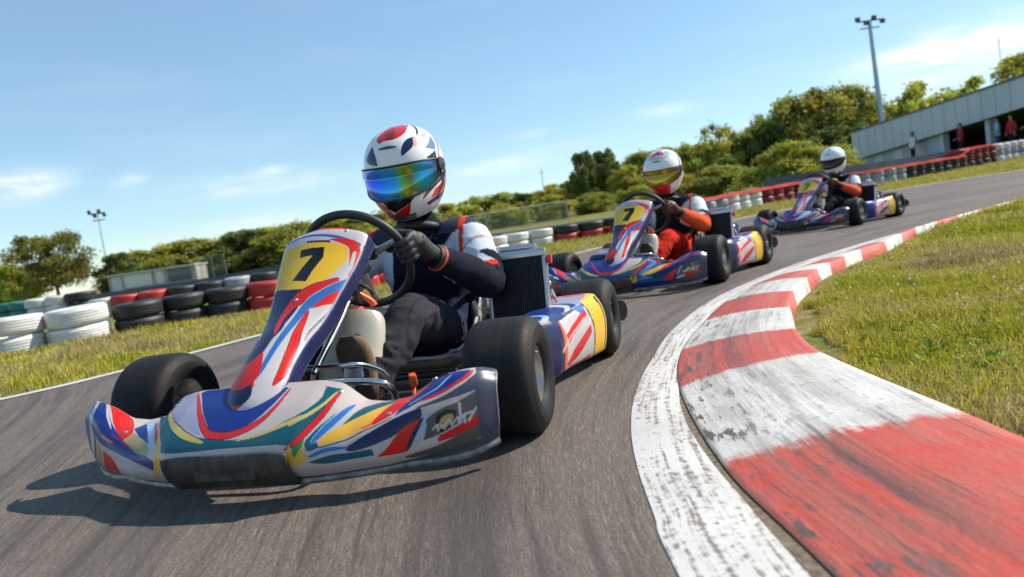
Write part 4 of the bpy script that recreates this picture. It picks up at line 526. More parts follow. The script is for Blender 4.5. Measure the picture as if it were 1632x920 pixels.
def build_kart(idx, detail, style, remap):
    x0, y0, a = KART[idx]
    hd = math.atan2(-math.cos(a), -math.sin(a)); base = ['beige', 'blue', 'navy'][idx]
    root = empty('racing_kart', (x0, y0, float(tz(y0))), hd)
    hi = detail
    nu, nv = (760, 230) if hi == 2 else (340, 100)
    # --- body panels
    P = fairing_surface(nu, nv)
    me = grid_mesh('front_fairing', P, paint_grid(nu, nv, LIV['f'], base, 1.25, .30, remap), flip=True)
    fr = link('front_fairing', me, M['paint'], root); md = fr.modifiers.new('t', 'SOLIDIFY'); md.thickness = .004; md.offset = -1
    mb = MB(); bl = catmull([P[i, 0]+np.array([.002, 0, -.003]) for i in np.linspace(0, nu-1, 40).astype(int)], 120)
    mb.tube(bl, .0105, 8); mb.build('lower_trim', M['lip'], fr)
    mb = MB(); mb.tube([P[i, -1] for i in np.linspace(0, nu-1, 90).astype(int)], .0035, 6); mb.build('upper_edge', M['blackp'], fr)
    # scuffed plate across the chin
    q = []
    for i in np.linspace(int(nu*.352), int(nu*.64), 40).astype(int):
        t = (i/nu-.496)/.144; top = .47-.03*abs(t)**6; col_ = []
        for k in np.linspace(.02, top, 12):
            j = k*(nv-1); jj = int(j); pp = P[i, jj]*(1-(j-jj))+P[i, min(jj+1, nv-1)]*(j-jj)
            col_.append(pp+np.array([.010, 0, -.003]))
        q.append(col_)
    cp = link('chin_plate', grid_mesh('chin_plate', np.array(q), flip=True), M['grime'], fr)
    md = cp.modifiers.new('t', 'SOLIDIFY'); md.thickness = .009; md.offset = -1
    mb = MB(); mb.box((.488, -.0, .098), (.004, .17, .055), bev=.002); mb.build('number_recess', M['grime'], fr)
    nu2, nv2 = (360, 460) if hi == 2 else (170, 220)
    Q = cowl_surface(nu2, nv2)
    cw = link('number_cowl', grid_mesh('number_cowl', Q, paint_grid(nu2, nv2, LIV['c'], 'white', .34, .56, remap), flip=True), M['paint'], root)
    md = cw.modifiers.new('t', 'SOLIDIFY'); md.thickness = .004; md.offset = -1
    for (uu, vv) in ((.30, .93), (.70, .93), (.18, .72), (.82, .72)):
        p_ = P[int(uu*(nu-1)), int(vv*(nv-1))]; mb = MB(); mb.ball((p_[0], p_[1], p_[2]+.001), (.009, .009, .004), 12); mb.build('fastener', M['alu'], fr)
    for (uu, vv) in ((.27, .90), (.73, .90), (.5, .60)):
        p_ = Q[int(uu*(nu2-1)), int(vv*(nv2-1))]; mb = MB(); mb.ball((p_[0]+.001, p_[1], p_[2]+.001), (.006, .007, .006), 12); mb.build('fastener', M['alu'], cw)
    n3, m3 = (260, 160) if hi == 2 else (130, 80)
    for s in (1, -1):
        Pp = pod_surface(n3, m3, s)
        cc = paint_grid(n3, m3, POD, 'white', .51, .42, remap)
        o = link('side_pod', grid_mesh('side_pod', Pp, cc, flip=(s > 0)), M['paint'], root)
        md = o.modifiers.new('t', 'SOLIDIFY'); md.thickness = .004; md.offset = -1
        for e, xx in ((0, 0), (-1, 0)):
            mb = MB(); ring = [tuple(p) for p in Pp[e][::4]]; c = np.mean(ring, 0)
            k = len(ring); mb.add(ring+[tuple(c)], [(i, (i+1) % k, k) for i in range(k)]); mb.build('pod_end', M['blackp'], o, smooth=False)
    # --- wheels
    for nm, X, Yc, R, w, r, st in (('front_wheel', 0, .575, .162, .195, .078, 1), ('front_wheel', 0, -.575, .162, .195, .078, -1), ('rear_wheel', -1.04, .605, .157, .22, .068, 1), ('rear_wheel', -1.04, -.605, .157, .22, .068, -1)):
        hb = hub_mb(st, .10).build(nm, M['alu'], root)
        hb.location = (X, Yc, R); hb.rotation_euler = (0, .4, math.radians(2.5 if X == 0 else 0))
        t = MB().lathe(tyre_profile(R, r, w), 96 if hi == 2 else 48).build('tyre', M['rubber'], hb, angle=80)
        rm = rim_mb(r, w, st).build('rim', M['rim'], hb)
        if hi == 2:
            v = MB().tube([(0, w*.40*st, r-.004), (0, w*.47*st, r-.010)], .003, 6).build('valve', M['brass'], hb)
    # --- chassis
    mb = MB(); g = .065
    for s in (1, -1):
        mb.tube([(.12, .20*s, g), (.0, .21*s, g), (-.2, .17*s, g), (-.45, .26*s, g), (-.8, .30*s, g), (-1.12, .30*s, g)], .015, 10, 40)
        mb.tube([(0, .20*s, g), (.02, .32*s, g+.02), (0, .42*s, .13)], .015, 10, 12)
        mb.tube([(-.30, .20*s, g), (-.34, .42*s, g), (-.60, .50*s, g), (-.84, .44*s, g), (-.86, .30*s, g)], .0125, 10, 30)
        mb.tube([(-1.04, .30*s, g), (-1.04, .30*s, .12)], .02, 10)
    mb.tube([(.12, -.20, g), (.15, 0, g), (.12, .20, g)], .015, 10, 14)
    for x in (-.30, -.62, -1.10): mb.tube([(x, -.27, g), (x, .27, g)], .0145, 10)
    mb.tube([(.12, -.16, g), (.30, -.17, .07), (.345, -.12, .07), (.35, 0, .07), (.345, .12, .07), (.30, .17, .07), (.12, .16, g)], .010, 8, 30)
    mb.build('chassis_frame', M['steel'], root)
    mb = MB()
    mb.tube([(.10, -.26, .10), (.17, -.27, .19), (.20, -.24, .222), (.21, 0, .226), (.20, .24, .222), (.17, .30, .19), (.10, .27, .10)], .0095, 10, 50)
    mb.build('front_bumper_bar', M['chrome'], root)
    mb = MB()
    mb.tube([(.10, -.02, .255), (.105, .12, .252), (.08, .17, .246), (.0, .20, .20), (-.04, .20, .12)], .0075, 10, 30)
    mb.tube([(.08, -.02, .255), (.10, -.12, .25), (.08, -.17, .24), (.0, -.20, .20), (-.04, -.20, .12)], .0075, 10, 30)
    mb.build('pedal_guard_bar', M['chrome'], root)
    mb = MB(); mb.box((-.14, 0, .045), (.62, .40, .003), bev=.001); mb.build('floor_tray', M['alu'], root)
    for s in (1, -1):                                       # steering gear
        mb = MB(); mb.tube([(0, .43*s, .07), (0, .43*s, .20)], .011, 8); mb.tube([(0, .43*s, .158), (0, .50*s, .160)], .0115, 8)
        mb.box((0, .415*s, .135), (.035, .03, .11), bev=.004); mb.tube([(0, .43*s, .10), (-.08, .415*s, .10)], .008, 8)
        mb.build('steering_knuckle', M['chrome'], root)
        mb = MB(); mb.tube([(-.08, .415*s, .10), (.02, .03*s, .12)], .0065, 8); mb.ball((-.08, .415*s, .10), .012, 8); mb.build('tie_rod', M['chrome'], root)
    c0 = Vector((.06, .0, .10)); mb = MB(); mb.tube([c0, WC-wn*.02], .0095, 10); mb.build('steering_column', M['chrome'], root)
    mb = MB(); mb.tube([(.12, .045, .24), (-.06, .055, .37), (-.125, .055, .42)], .0095, 10); mb.tube([(.10, -.02, .10), (.12, .045, .24)], .0085, 8)
    mb.tube([(-.125, .055, .42), (-.14, .055, .44)], .014, 8); mb.build('cowl_stay', M['chrome'], root)
    mb = MB(); mb.box((-.15, .045, .452), (.05, .05, .035), bev=.006); mb.box((-.13, .075, .44), (.02, .02, .09), Matrix.Rotation(.5, 3, 'Y'), bev=.004)
    mb.tube([(-.16, .02, .47), (-.18, .08, .45), (-.20, .10, .42)], .006, 8, 8); mb.build('cowl_bracket', M['blackp'], root)
    mb = MB(); mb.tube([(-.15, .075, .43), (-.175, .10, .40), (-.18, .105, .385)], [.007, .010, .012], 10, 8); mb.build('cable_grip', M['orangep'], root)
    for s in (1, -1):
        mb = MB(); mb.tube([(.02, .10*s, .06), (.045, .11*s, .15), (.03, .12*s, .22)], .007, 8, 12); mb.box((.03, .12*s, .225), (.012, .06, .05), Matrix.Rotation(-.3, 3, 'Y'), bev=.003)
        mb.build('pedal', M['alu'], root)
    mb = MB()                                              # tank between the knees
    for s, y0_, wd in ((0, .01, .07),):
        pass
    tk = catmull([(.035, .10), (.02, .16), (-.04, .26), (-.08, .335), (-.095, .362)], 14)
    mb.loft([(p[0]-.055, .055, p[1]) for p in tk], np.interp(np.linspace(0, 1, 14)[:, None]*np.ones((1, 2)), [0, .1, .85, 1], [0, 0, 0, 0])+np.array([(.085+.02*np.sin(i/13*PI), .055) for i in range(14)]), 32, None, side=(0, 1, 0))
    tnk = mb.build('fuel_tank', M['tank'], root, angle=50)
    mb = MB(); mb.lathe([(0, .03), (.022, .03), (.026, .022), (.026, 0)], 20, 'z', (-.15, .06, .358)); mb.build('filler_cap', M['redp'], tnk)
    mb = MB()
    for k in range(3): mb.tube([(-.13, .02+.03*k, .36), (-.10, .0+.02*k, .385), (-.02, .01, .38), (.04, .0, .30)], .004, 6, 16)
    mb.build('fuel_line', M['cable'], root)
    mb = MB(); mb.ball((-.03, -.04, .36), .012, 8); mb.ball((-.01, .0, .375), .010, 8); mb.tube([(-.03, -.04, .36), (-.01, 0, .375)], .006, 6); mb.build('fuel_fitting', M['brass'], root)
    # --- steering wheel
    mb = MB(); pts = []
    for k in range(73):
        an = 2*PI*k/72; R = WR; p = rim_pt(an, R); pts.append(p)
    mb.tube(pts, .0145, 12, cap=False); sw = mb.build('steering_wheel', M['grip'], root)
    mb = MB(); hubp = WC-wn*.012
    for an in (.35, PI-.35, -PI/2): mb.tube([hubp, rim_pt(an, WR*.5)-wn*.006, rim_pt(an, WR-.008)], [.018, .012, .010], 8, 8)
    mb.lathe([(0, .012), (.045, .010), (.05, 0), (.045, -.012), (0, -.014)], 24, 'x'); k0 = len(mb.v)-24*5
    rt = Vector((1, 0, 0)).rotation_difference(wn).to_matrix()
    for i in range(k0, len(mb.v)): mb.v[i] = tuple(rt @ Vector(mb.v[i])+hubp)
    mb.build('spoke', M['alu'], sw)
    mb = MB(); mb.box(WC+wup*.05-wn*.012, (.03, .16, .085), rt, bev=.012); mb.build('dash_display', M['blackp'], sw)
    # --- seat
    un, vn = 41, 36; S = np.zeros((un, vn, 3))
    cl = catmull([(-.56, .135), (-.62, .095), (-.74, .065), (-.88, .080), (-.985, .16), (-1.03, .28), (-1.065, .43)], vn)
    dd = np.gradient(cl, axis=0); dd /= np.linalg.norm(dd, axis=1)[:, None]
    wd = np.interp(np.linspace(0, 1, vn), [0, .3, .6, .8, 1], [.175, .205, .210, .205, .18]); hh = np.interp(np.linspace(0, 1, vn), [0, .15, .4, .62, .8, 1], [.02, .05, .15, .23, .14, .05])
    for i, uu in enumerate(np.linspace(-1, 1, un)):
        aa = abs(uu); ph = aa**1.3
        for j in range(vn):
            nr = np.array([-dd[j, 1], 0, dd[j, 0]]); nr = nr*(-1 if nr[2] < 0 and j < vn*.5 else 1)
            nrm = np.array([dd[j][1]*1.0, 0, -dd[j][0]])
            lift = hh[j]*max(0, (aa-.55)/.45)**1.5
            S[i, j] = np.array([cl[j, 0], math.copysign(wd[j]*min(1, aa/.85)**.9, uu), cl[j, 1]])+nrm*lift
    o = link('seat', grid_mesh('seat', S), M['seat'], root); md = o.modifiers.new('t', 'SOLIDIFY'); md.thickness = .006
    mb = MB(); edge = [S[0, j] for j in range(vn)]+[S[i, -1] for i in range(un)]+[S[-1, j] for j in range(vn-1, -1, -1)]+[S[i, 0] for i in range(un-1, -1, -1)]
    mb.tube(edge[::2]+[edge[0]], .010, 8); mb.build('seat_edge', M['alu'], o)
    mb = MB()
    for s in (1, -1):
        mb.tube([(-.70, .30*s, .065), (-.72, .27*s, .13), (-.74, .235*s, .17)], .010, 8, 8); mb.build('seat_stay', M['chrome'], root); mb = MB(); mb.tube([(-1.0, .30*s, .12), (-1.03, .24*s, .33), (-1.04, .18*s, .38)], .009, 8, 10); mb.build('seat_stay', M['chrome'], root); mb = MB()
    mb = MB(); mb.tube([(-.56, .24, .10), (-.60, .245, .12), (-.70, .24, .10)], .008, 8); mb.ball((-.58, .25, .115), .016, 10); mb.tube([(-.30, .22, .11), (-.58, .25, .115)], .005, 6); mb.ball((-.30, .22, .11), .010, 8); mb.build('brake_linkage', M['chrome'], root)
    mb = MB(); mb.box((-.05, .26, .165), (.05, .022, .035), Matrix.Rotation(.5, 3, 'Z'), bev=.006); mb.tube([(-.05, .26, .15), (-.03, .27, .11), (-.10, .29, .09)], .006, 8, 8); mb.build('brake_cap', M['orangep'], root)
    # --- radiator
    rc = Vector((-.75, .415, .335)); rr = Matrix.Rotation(math.radians(-12), 3, 'Y') @ Matrix.Identity(3)
    def rb(mb, c, d, **k): mb.box(rc+rr @ Vector(c), d, rr, **k)
    mb = MB(); rb(mb, (0, 0, 0), (.022, .20, .22)); rad = mb.build('radiator', M['fin'], root)
    mb = MB()
    for k in range(24): rb(mb, (.014, -.094+k*.00817, 0), (.010, .0032, .218))
    mb.build('cooling_fin', M['fin'], rad, smooth=False)
    mb = MB(); rb(mb, (.002, 0, .126), (.05, .235, .030), bev=.005); rb(mb, (.002, .109, -.005), (.036, .014, .235), bev=.003); rb(mb, (.002, -.109, -.005), (.036, .014, .235), bev=.003); rb(mb, (.0, 0, -.118), (.04, .225, .016), bev=.003)
    mb.build('radiator_frame', M['alu'], rad)
    mb = MB(); rb(mb, (-.01, -.005, .155), (.045, .17, .018), bev=.006); rb(mb, (-.01, -.07, .147), (.03, .02, .03), bev=.003); rb(mb, (-.01, .06, .147), (.03, .02, .03), bev=.003); mb.build('top_bracket', M['alu'], rad)
    mb = MB(); rb(mb, (.01, .128, .095), (.024, .02, .032), bev=.006); mb.build('red_cap', M['redp'], rad)
    mb = MB()
    mb.tube([rc+V3(-.01, .10, .10), rc+V3(-.05, .10, .10), rc+V3(-.09, .07, .02), rc+V3(-.12, .02, -.12)], .011, 8, 16); mb.build('coolant_hose', M['cable'], rad); mb = MB()
    mb.tube([rc+V3(0, -.09, .12), rc+V3(-.02, -.13, .15), rc+V3(-.10, -.16, .10), rc+V3(-.2, -.3, -.08)], .011, 8, 16)
    mb.build('coolant_hose', M['cable'], rad)
    mb = MB(); mb.tube([rc+V3(-.02, .03, -.10), (-.72, .42, .08)], .008, 8); mb.tube([(-.78, .32, .08), rc+V3(-.05, -.09, .05)], .007, 8); mb.tube([rc+V3(-.03, .115, -.02), (-.80, .55, .24)], .005, 8); mb.build('radiator_stay', M['chrome'], rad)
    # --- engine, exhaust, air box
    mb = MB(); mb.box((-.82, -.345, .155), (.20, .13, .14), bev=.012)
    for k in range(7): mb.box((-.80, -.345, .235+k*.013), (.13, .12, .005), bev=.002)
    mb.lathe([(0, .05), (.02, .05), (.02, -.05), (0, -.05)], 16, 'z', (-.80, -.345, .34)); eng = mb.build('engine', M['alu'], root)
    mb = MB(); mb.tube([(-.90, -.34, .25), (-1.0, -.34, .28), (-1.10, -.22, .27), (-1.16, .0, .25), (-1.17, .16, .24)], [.02, .028, .045, .055, .03], 14, 26); mb.build('exhaust', M['rim'], root)
    mb = MB(); mb.box((-.66, -.36, .30), (.16, .12, .13), bev=.03); mb.tube([(-.60, -.36, .33), (-.52, -.36, .36)], .022, 12); mb.build('air_box', M['blackp'], root)
    mb = MB(); mb.tube([(-1.04, -.50, .157), (-1.04, .50, .157)], .0205, 14); mb.lathe([(.03, .02), (.085, .004), (.085, -.004), (.03, -.02)], 30, 'y', (-1.04, .22, .157)); mb.lathe([(.03, .02), (.09, .005), (.09, -.005), (.03, -.02)], 36, 'y', (-1.04, -.24, .157)); mb.build('rear_axle', M['chrome'], root)
    mb = MB(); mb.box((-.93, .43, .285), (.13, .15, .15), bev=.03); mb.box((-.98, .32, .32), (.10, .14, .12), bev=.02); mb.build('battery_box', M['blackp'], root)
    mb = MB(); mb.tube([(-.90, .33, .36), (-.95, .44, .37), (-1.02, .50, .33)], .009, 8, 10); mb.ball((-.86, .50, .33), .017, 10); mb.ball((-.87, .505, .29), .014, 10); mb.build('catch_pipe', M['chrome'], root)
    Bp = MB(); Bp.tube([(-1.20, -.64, .16), (-1.26, -.60, .165), (-1.27, -.4, .165), (-1.27, .4, .165), (-1.26, .62, .165), (-1.235, .69, .16), (-1.20, .715, .155)], .030, 14, 60)
    for i in range(len(Bp.v)):
        x, y, z = Bp.v[i]; Bp.v[i] = (x, y, .16+(z-.16)*1.5)
    Bp.build('rear_bumper', M['blackp'], root)
    mb = MB(); mb.tube([(-1.10, -.34, .07), (-1.24, -.34, .12)], .012, 8); mb.build('bumper_bracket', M['steel'], root); mb = MB(); mb.tube([(-1.10, .34, .07), (-1.24, .34, .12)], .012, 8); mb.build('bumper_bracket', M['steel'], root)
    tag(root, style['klabel'], 'go-kart', 'racing karts on the track')

    # ================= driver
    dr = empty('person', (x0, y0, float(tz(y0))), hd)
    tag(dr, style['dlabel'], 'person', 'kart drivers')
    me = driver_mesh(.0085 if hi == 2 else .014, style)
    body = link('body', me, M['suit'], dr)
    for s in (1, -1):
        g = link('glove', glove_mesh(s, .0035 if hi == 2 else .007), M['glove'] if style['glove'] is None else style['glove'], dr)
        mb = MB(); w = Vector(mir(J['wr'], s)); d = (Vector(mir(J['el'], s))-w).normalized()
        mb.tube([w-d*.006, w+d*.012, w+d*.030], [.040, .0445, .043], 20); mb.tube([w+d*.010, w+d*.018], [.0465, .0465], 20, mi=1)
        mb.build('cuff', [M['glove'], M['orangep']], dr)
        # shoe: sole faces forward, heel on the floor
        an = Vector(mir(J['an'], s)); tp = Vector((.055, .118*s, .245)) if s > 0 else Vector((.05, -.118, .245))
        mb = MB()
        ctr = [an+V3(-.03, 0, .035), an+V3(-.005, 0, -.01), an+V3(.030, 0, -.015), an+V3(.045, 0, .03), an+V3(.058, 0, .075), an+V3(.072, 0, .118), an+V3(.082, 0, .142)]
        mb.loft(ctr, [(.044, .044), (.048, .050), (.046, .046), (.044, .040), (.047, .032), (.043, .026), (.028, .014)], 20, 30)
        sh = link('shoe', remesh(mb, .005 if hi == 2 else .01, 2, 'shoe'), style['shoe'], dr)
        mb = MB()
        so = [an+V3(.045, 0, -.058), an+V3(.066, 0, -.035), an+V3(.080, 0, .02), an+V3(.092, 0, .07), an+V3(.103, 0, .115), an+V3(.107, 0, .150)]
        mb.loft(so, [(.030, .010), (.042, .012), (.038, .011), (.046, .012), (.044, .011), (.022, .008)], 20, 30); mb.build('sole', M['sole'], sh)
        mb = MB()
        for k in range(5):
            z = .03+.02*k; mb.tube([an+V3(.02+.01*k, -.025, z+.02), an+V3(.0+.012*k, 0, z+.035), an+V3(.02+.01*k, .025, z+.02)], .0025, 6, 8)
        if hi == 2: mb.build('shoe_lace', M['blackp'], sh)
    # collar
    mb = MB(); mb.tube([V3(-.845+.075*math.cos(t), .085*math.sin(t), .612+.018*math.cos(t)) for t in np.linspace(0, 2*PI, 33)], .016, 10, cap=False); mb.build('collar', M['glove'], dr)
    # helmet
    hn, hm = (420, 300) if hi == 2 else (160, 110)
    he = empty('tmp') ; bpy.data.objects.remove(he)
    HRm = Matrix.Rotation(math.radians(4), 4, 'Z') @ Matrix.Rotation(math.radians(14), 4, 'Y')
    Hs = helmet_surface(hn, hm)
    cc = paint_grid(hn, hm, style['hliv'], style['hbase'], 2*PI*.16, 2.8*.17)
    ho = link('helmet', grid_mesh('helmet', Hs, cc, flip=False), M['helmet'], dr); ho.location = HEAD; ho.rotation_euler = (HRm).to_euler()
    md = ho.modifiers.new('t', 'SOLIDIFY'); md.thickness = .004; md.offset = -1
    # visor
    tv = np.linspace(-1.32, 1.32, 120); pv = np.linspace(0, 1, 30); Vz = np.zeros((120, 30, 3))
    for i, th in enumerate(tv):
        k = abs(th)/1.32; lo = -.44+.20*k**2.5; hi_ = .24-.08*k**3
        e = .5*(1-np.clip((1-k)/.05, 0, 1)); lo += e*(hi_-lo)*.35; hi_ -= e*(hi_-lo)*.35
        ph = lo+(hi_-lo)*pv
        Vz[i] = helmet_point(np.full(30, th), ph, np.full(30, .0065))
    vo = link('visor', grid_mesh('visor', Vz), style['visor'], ho); md = vo.modifiers.new('t', 'SOLIDIFY'); md.thickness = .003
    # black seal round the eye port
    mb = MB(); ring = [Vz[i, 0] for i in range(120)]+[Vz[-1, j] for j in range(1, 29)]+[Vz[i, -1] for i in range(119, -1, -1)]+[Vz[0, j] for j in range(28, -1, -1)]
    mb.tube(ring[::2]+[ring[0]], .0042, 6); mb.build('visor_seal', M['blackp'], ho)
    for s in (1, -1):
        mb = MB(); p = helmet_point(np.array(1.38*s), np.array(.02), np.array(.006)); n_ = Vector((math.cos(1.38*s), math.sin(1.38*s), 0))
        mb.lathe([(0, .010), (.014, .009), (.024, .006), (.026, 0), (.026, -.006)], 24, 'x'); rt2 = Vector((1, 0, 0)).rotation_difference(n_).to_matrix()
        for i in range(len(mb.v)): mb.v[i] = tuple(rt2 @ Vector(mb.v[i])+Vector(p))
        mb.build('visor_pivot', M['steel'], ho)
    mb = MB()
    tt = np.linspace(-.5, .5, 14)
    for zz, off in ((-.86, .004), (-.95, .003)): mb.tube([helmet_point(np.array(t), np.array(zz), np.array(off)) for t in tt], .004, 6)
    mb.build('chin_vent', M['blackp'], ho)
    mb = MB()                                                # brow vent
    for k, ph in enumerate((.66,)): mb.tube([helmet_point(np.array(t), np.array(ph-.3*t*t), np.array(.003)) for t in np.linspace(-.25+.08*k, .25-.08*k, 12)], [.002, .006, .002], 8)
    mb.build('brow_vent', M['steel'], ho)
    mb = MB(); S3 = []
    sp_ = [helmet_point(np.array(PI), np.array(p_), np.array(.012*math.sin((p_-.3)*2.4))) for p_ in np.linspace(.35, 1.4, 12)]
    mb.tube([helmet_point(np.array(PI), np.array(p_), np.array(.004)) for p_ in np.linspace(-.1, .5, 12)], [.004, .016, .018, .006], 12); mb.build('rear_vent', M['steel'], ho)
    # seat belt / rib protector side straps
    return root, dr

def visor_mat(name, stops, metal=.70, rough=.16):
    m, t, b = nt(name)
    tc = t.nodes.new('ShaderNodeTexCoord'); sx = t.nodes.new('ShaderNodeSeparateXYZ'); t.links.new(tc.outputs['Object'], sx.inputs[0])
    f = math_(t, 'ADD', ramp(t, sx.outputs[1], -.14, .15), ramp(t, noise_(t, 9, 2), .3, .7, -.04, .04))
    cr = t.nodes.new('ShaderNodeValToRGB'); e = cr.color_ramp.elements
    while len(e) < len(stops): e.new(.5)
    for k, (p, c) in enumerate(stops): e[k].position = p; e[k].color = (*lin(c), 1)
    t.links.new(f, cr.inputs[0]); t.links.new(cr.outputs[0], b.inputs['Base Color'])
    b.inputs['Metallic'].default_value = metal; b.inputs['Roughness'].default_value = rough; b.inputs['Coat Weight'].default_value = .5
    return m
VIS = [visor_mat('iridescent_visor', [(0, '4a3ad8'), (.12, '2f48e0'), (.34, '2080ee'), (.56, '30a6dc'), (.64, '7fae3c'), (.71, '7a7a18'), (.78, '2f9a9a'), (.87, '2090d0'), (1, '101826')]),
       visor_mat('gold_visor', [(0, '57401c'), (.3, 'b08a2c'), (.6, 'c79f30'), (1, '3c3426')], .8), visor_mat('smoked_visor', [(0, '16130f'), (.5, '2a1e14'), (1, '101012')], .5)]
H2 = [dict(c='sky', p=[(.30, .70), (.70, .70), (.70, .86), (.30, .86)]), dict(c='white', p=[(.36, .70), (.64, .70), (.6, .82), (.4, .82)]), dict(c='red', p=[(.40, .78), (.47, .78), (.46, .97), (.42, .97)]), dict(c='red', p=[(.53, .78), (.60, .78), (.58, .97), (.54, .97)]),
      dict(c='navy', p=[(.47, .80), (.53, .80), (.53, .95), (.47, .95)]), dict(c='red', p=[(.40, 0), (.60, 0), (.60, .26), (.40, .26)]), dict(c='red', p=[(.66, .2), (.72, .5), (.80, .7)], w=.03), dict(c='red', p=[(.34, .2), (.28, .5), (.20, .7)], w=.03), dict(c='navy', p=[(.70, .2), (.76, .45), (.86, .6)], w=.02)]
H3 = [dict(c='blue2', p=[(.46, .80), (.55, .80), (.54, .90), (.46, .90)]), dict(c='grey', p=[(.44, .05), (.56, .05), (.56, .2), (.44, .2)]), dict(c='sky', p=[(.25, .5), (.2, .7)], w=.02), dict(c='sky', p=[(.75, .5), (.8, .7)], w=.02)]
g2 = mat('dark_orange_glove', (.09, .02, .012), .6, var=.5, scale=50, bmp=.001)
STY = [dict(torso='0c1022', yoke='343b50', pipe='d23c1c', stripe='b85a4c', sleeve='c3cad6', fore='121424', pants='2e2d34', hip='1c2440', visor=VIS[0], hliv=LIV['h'], hbase='clean', glove=None, shoe=M['brown'],
            klabel='nearest racing kart with multicoloured fairing and large yellow number 7 cowl', dlabel='driver with white, red and navy helmet and blue mirrored visor, in the nearest kart'),
       dict(torso='15151f', yoke='2a2d3a', pipe='c8221a', stripe='d3d6dc', sleeve='d5dad8', fore='d8552a', pants='c0200f', hip='c8221a', visor=VIS[1], hliv=H2, hbase='clean', glove=g2, shoe=mat('grey_shoe', (.12, .12, .11), .7, scale=40),
            klabel='middle racing kart of the three, its yellow number 7 cowl ending in a red tip', dlabel='driver in bright red trousers with gold visor, in the middle kart'),
       dict(torso='0d0e13', yoke='16161c', pipe='b9261c', stripe='d3d6dc', sleeve='d5d8dc', fore='d84f2c', pants='14161f', hip='1c2a55', visor=VIS[2], hliv=H3, hbase='clean', glove=g2, shoe=M['blackp'],
            klabel='last racing kart, farthest up the track, with blue cowl and white side pod', dlabel='driver in plain white helmet with black visor, in the farthest kart')]
build_kart(0, 2, STY[0], None)
build_kart(1, 1, STY[1], dict(olive='ochre', lav='blue', sky='white'))
build_kart(2, 1, STY[2], dict(lav='steel', beige='sky', navy='blue', teal='blue', black='green'))
# ------------------------------------------------------------------ ground, asphalt, lines
def terr_mesh(name, xs, ys, off):
    X, Y = np.meshgrid(xs, ys, indexing='ij'); P = np.stack([X, Y, tz(Y, X)+off], -1)
    return grid_mesh(name, P)
def m_ground():
    m, t, b = nt('dry_soil_and_turf')
    n1 = noise_(t, .9, 6, .6); n2 = noise_(t, 14, 6, .7); n3 = noise_(t, 90, 3)
    c = mixc(t, ramp(t, n1, .4, .62), (.12, .145, .032), (.20, .19, .055))
    c = mixc(t, ramp(t, n2, .50, .66), c, (.34, .25, .15))
    c = mixc(t, ramp(t, n3, .5, .8, 0, .5), c, (.07, .06, .03))
    t.links.new(c, b.inputs['Base Color']); b.inputs['Roughness'].default_value = 1; b.inputs['Specular IOR Level'].default_value = .1
    bump(t, b, n2, .03); return m
def m_asphalt():
    m, t, b = nt('worn_asphalt')
    uv = N(t, 'ShaderNodeUVMap', uv_map='track').outputs[0]
    agg = noise_(t, 150, 3, .7); fine = noise_(t, 420, 2, .6)
    lane = noise_(t, 1.0, 6, .62, vec=uv, stretch=(1.3, 26, 1)); lane2 = noise_(t, 1.0, 3, .6, vec=uv, stretch=(.25, 2.6, 1))
    grit = noise_(t, 1.0, 4, .75, vec=uv, stretch=(16, 150, 1))
    big = noise_(t, .7, 4, .6)
    c = mixc(t, ramp(t, agg, .36, .66), (.055, .044, .037), (.195, .156, .128))
    c = mixc(t, ramp(t, grit, .52, .70, 0, .75), c, (.36, .29, .235))
    c = mixc(t, ramp(t, fine, .60, .75, 0, .55), c, (.30, .26, .23))
    c = mixc(t, ramp(t, lane, .48, .66, 0, .62), c, (.036, .032, .032))
    c = mixc(t, ramp(t, lane2, .46, .62, 0, .62), c, (.040, .035, .034))
    c = mixc(t, ramp(t, big, .45, .7, 0, .35), c, (.17, .148, .132))
    t.links.new(c, b.inputs['Base Color'])
    t.links.new(ramp(t, lane2, .4, .7, .78, .58), b.inputs['Roughness']); b.inputs['Specular IOR Level'].default_value = .35
    bump(t, b, math_(t, 'ADD', agg, math_(t, 'MULTIPLY', grit, .7)), .0035, .8); return m
def m_white_line(name='worn_white_paint', wear=.5, uvn='track', base=(.62, .60, .57)):
    m, t, b = nt(name)
    uv = N(t, 'ShaderNodeUVMap', uv_map=uvn).outputs[0]
    s = noise_(t, 1, 6, .7, vec=uv, stretch=(2.2, 55, 1)); p = noise_(t, 55, 6, .7); bg = noise_(t, 3, 4)
    w = math_(t, 'MULTIPLY', ramp(t, math_(t, 'ADD', math_(t, 'MULTIPLY', s, .6), math_(t, 'MULTIPLY', p, .4)), .50, .62), wear*2)
    c = mixc(t, ramp(t, bg, .3, .7), base, tuple(x*.8 for x in base))
    c = mixc(t, w, c, (.20, .17, .15)); c = mixc(t, ramp(t, p, .62, .7, 0, wear*1.6), c, (.10, .085, .075))
    t.links.new(c, b.inputs['Base Color']); b.inputs['Roughness'].default_value = .6; bump(t, b, p, .002); return m
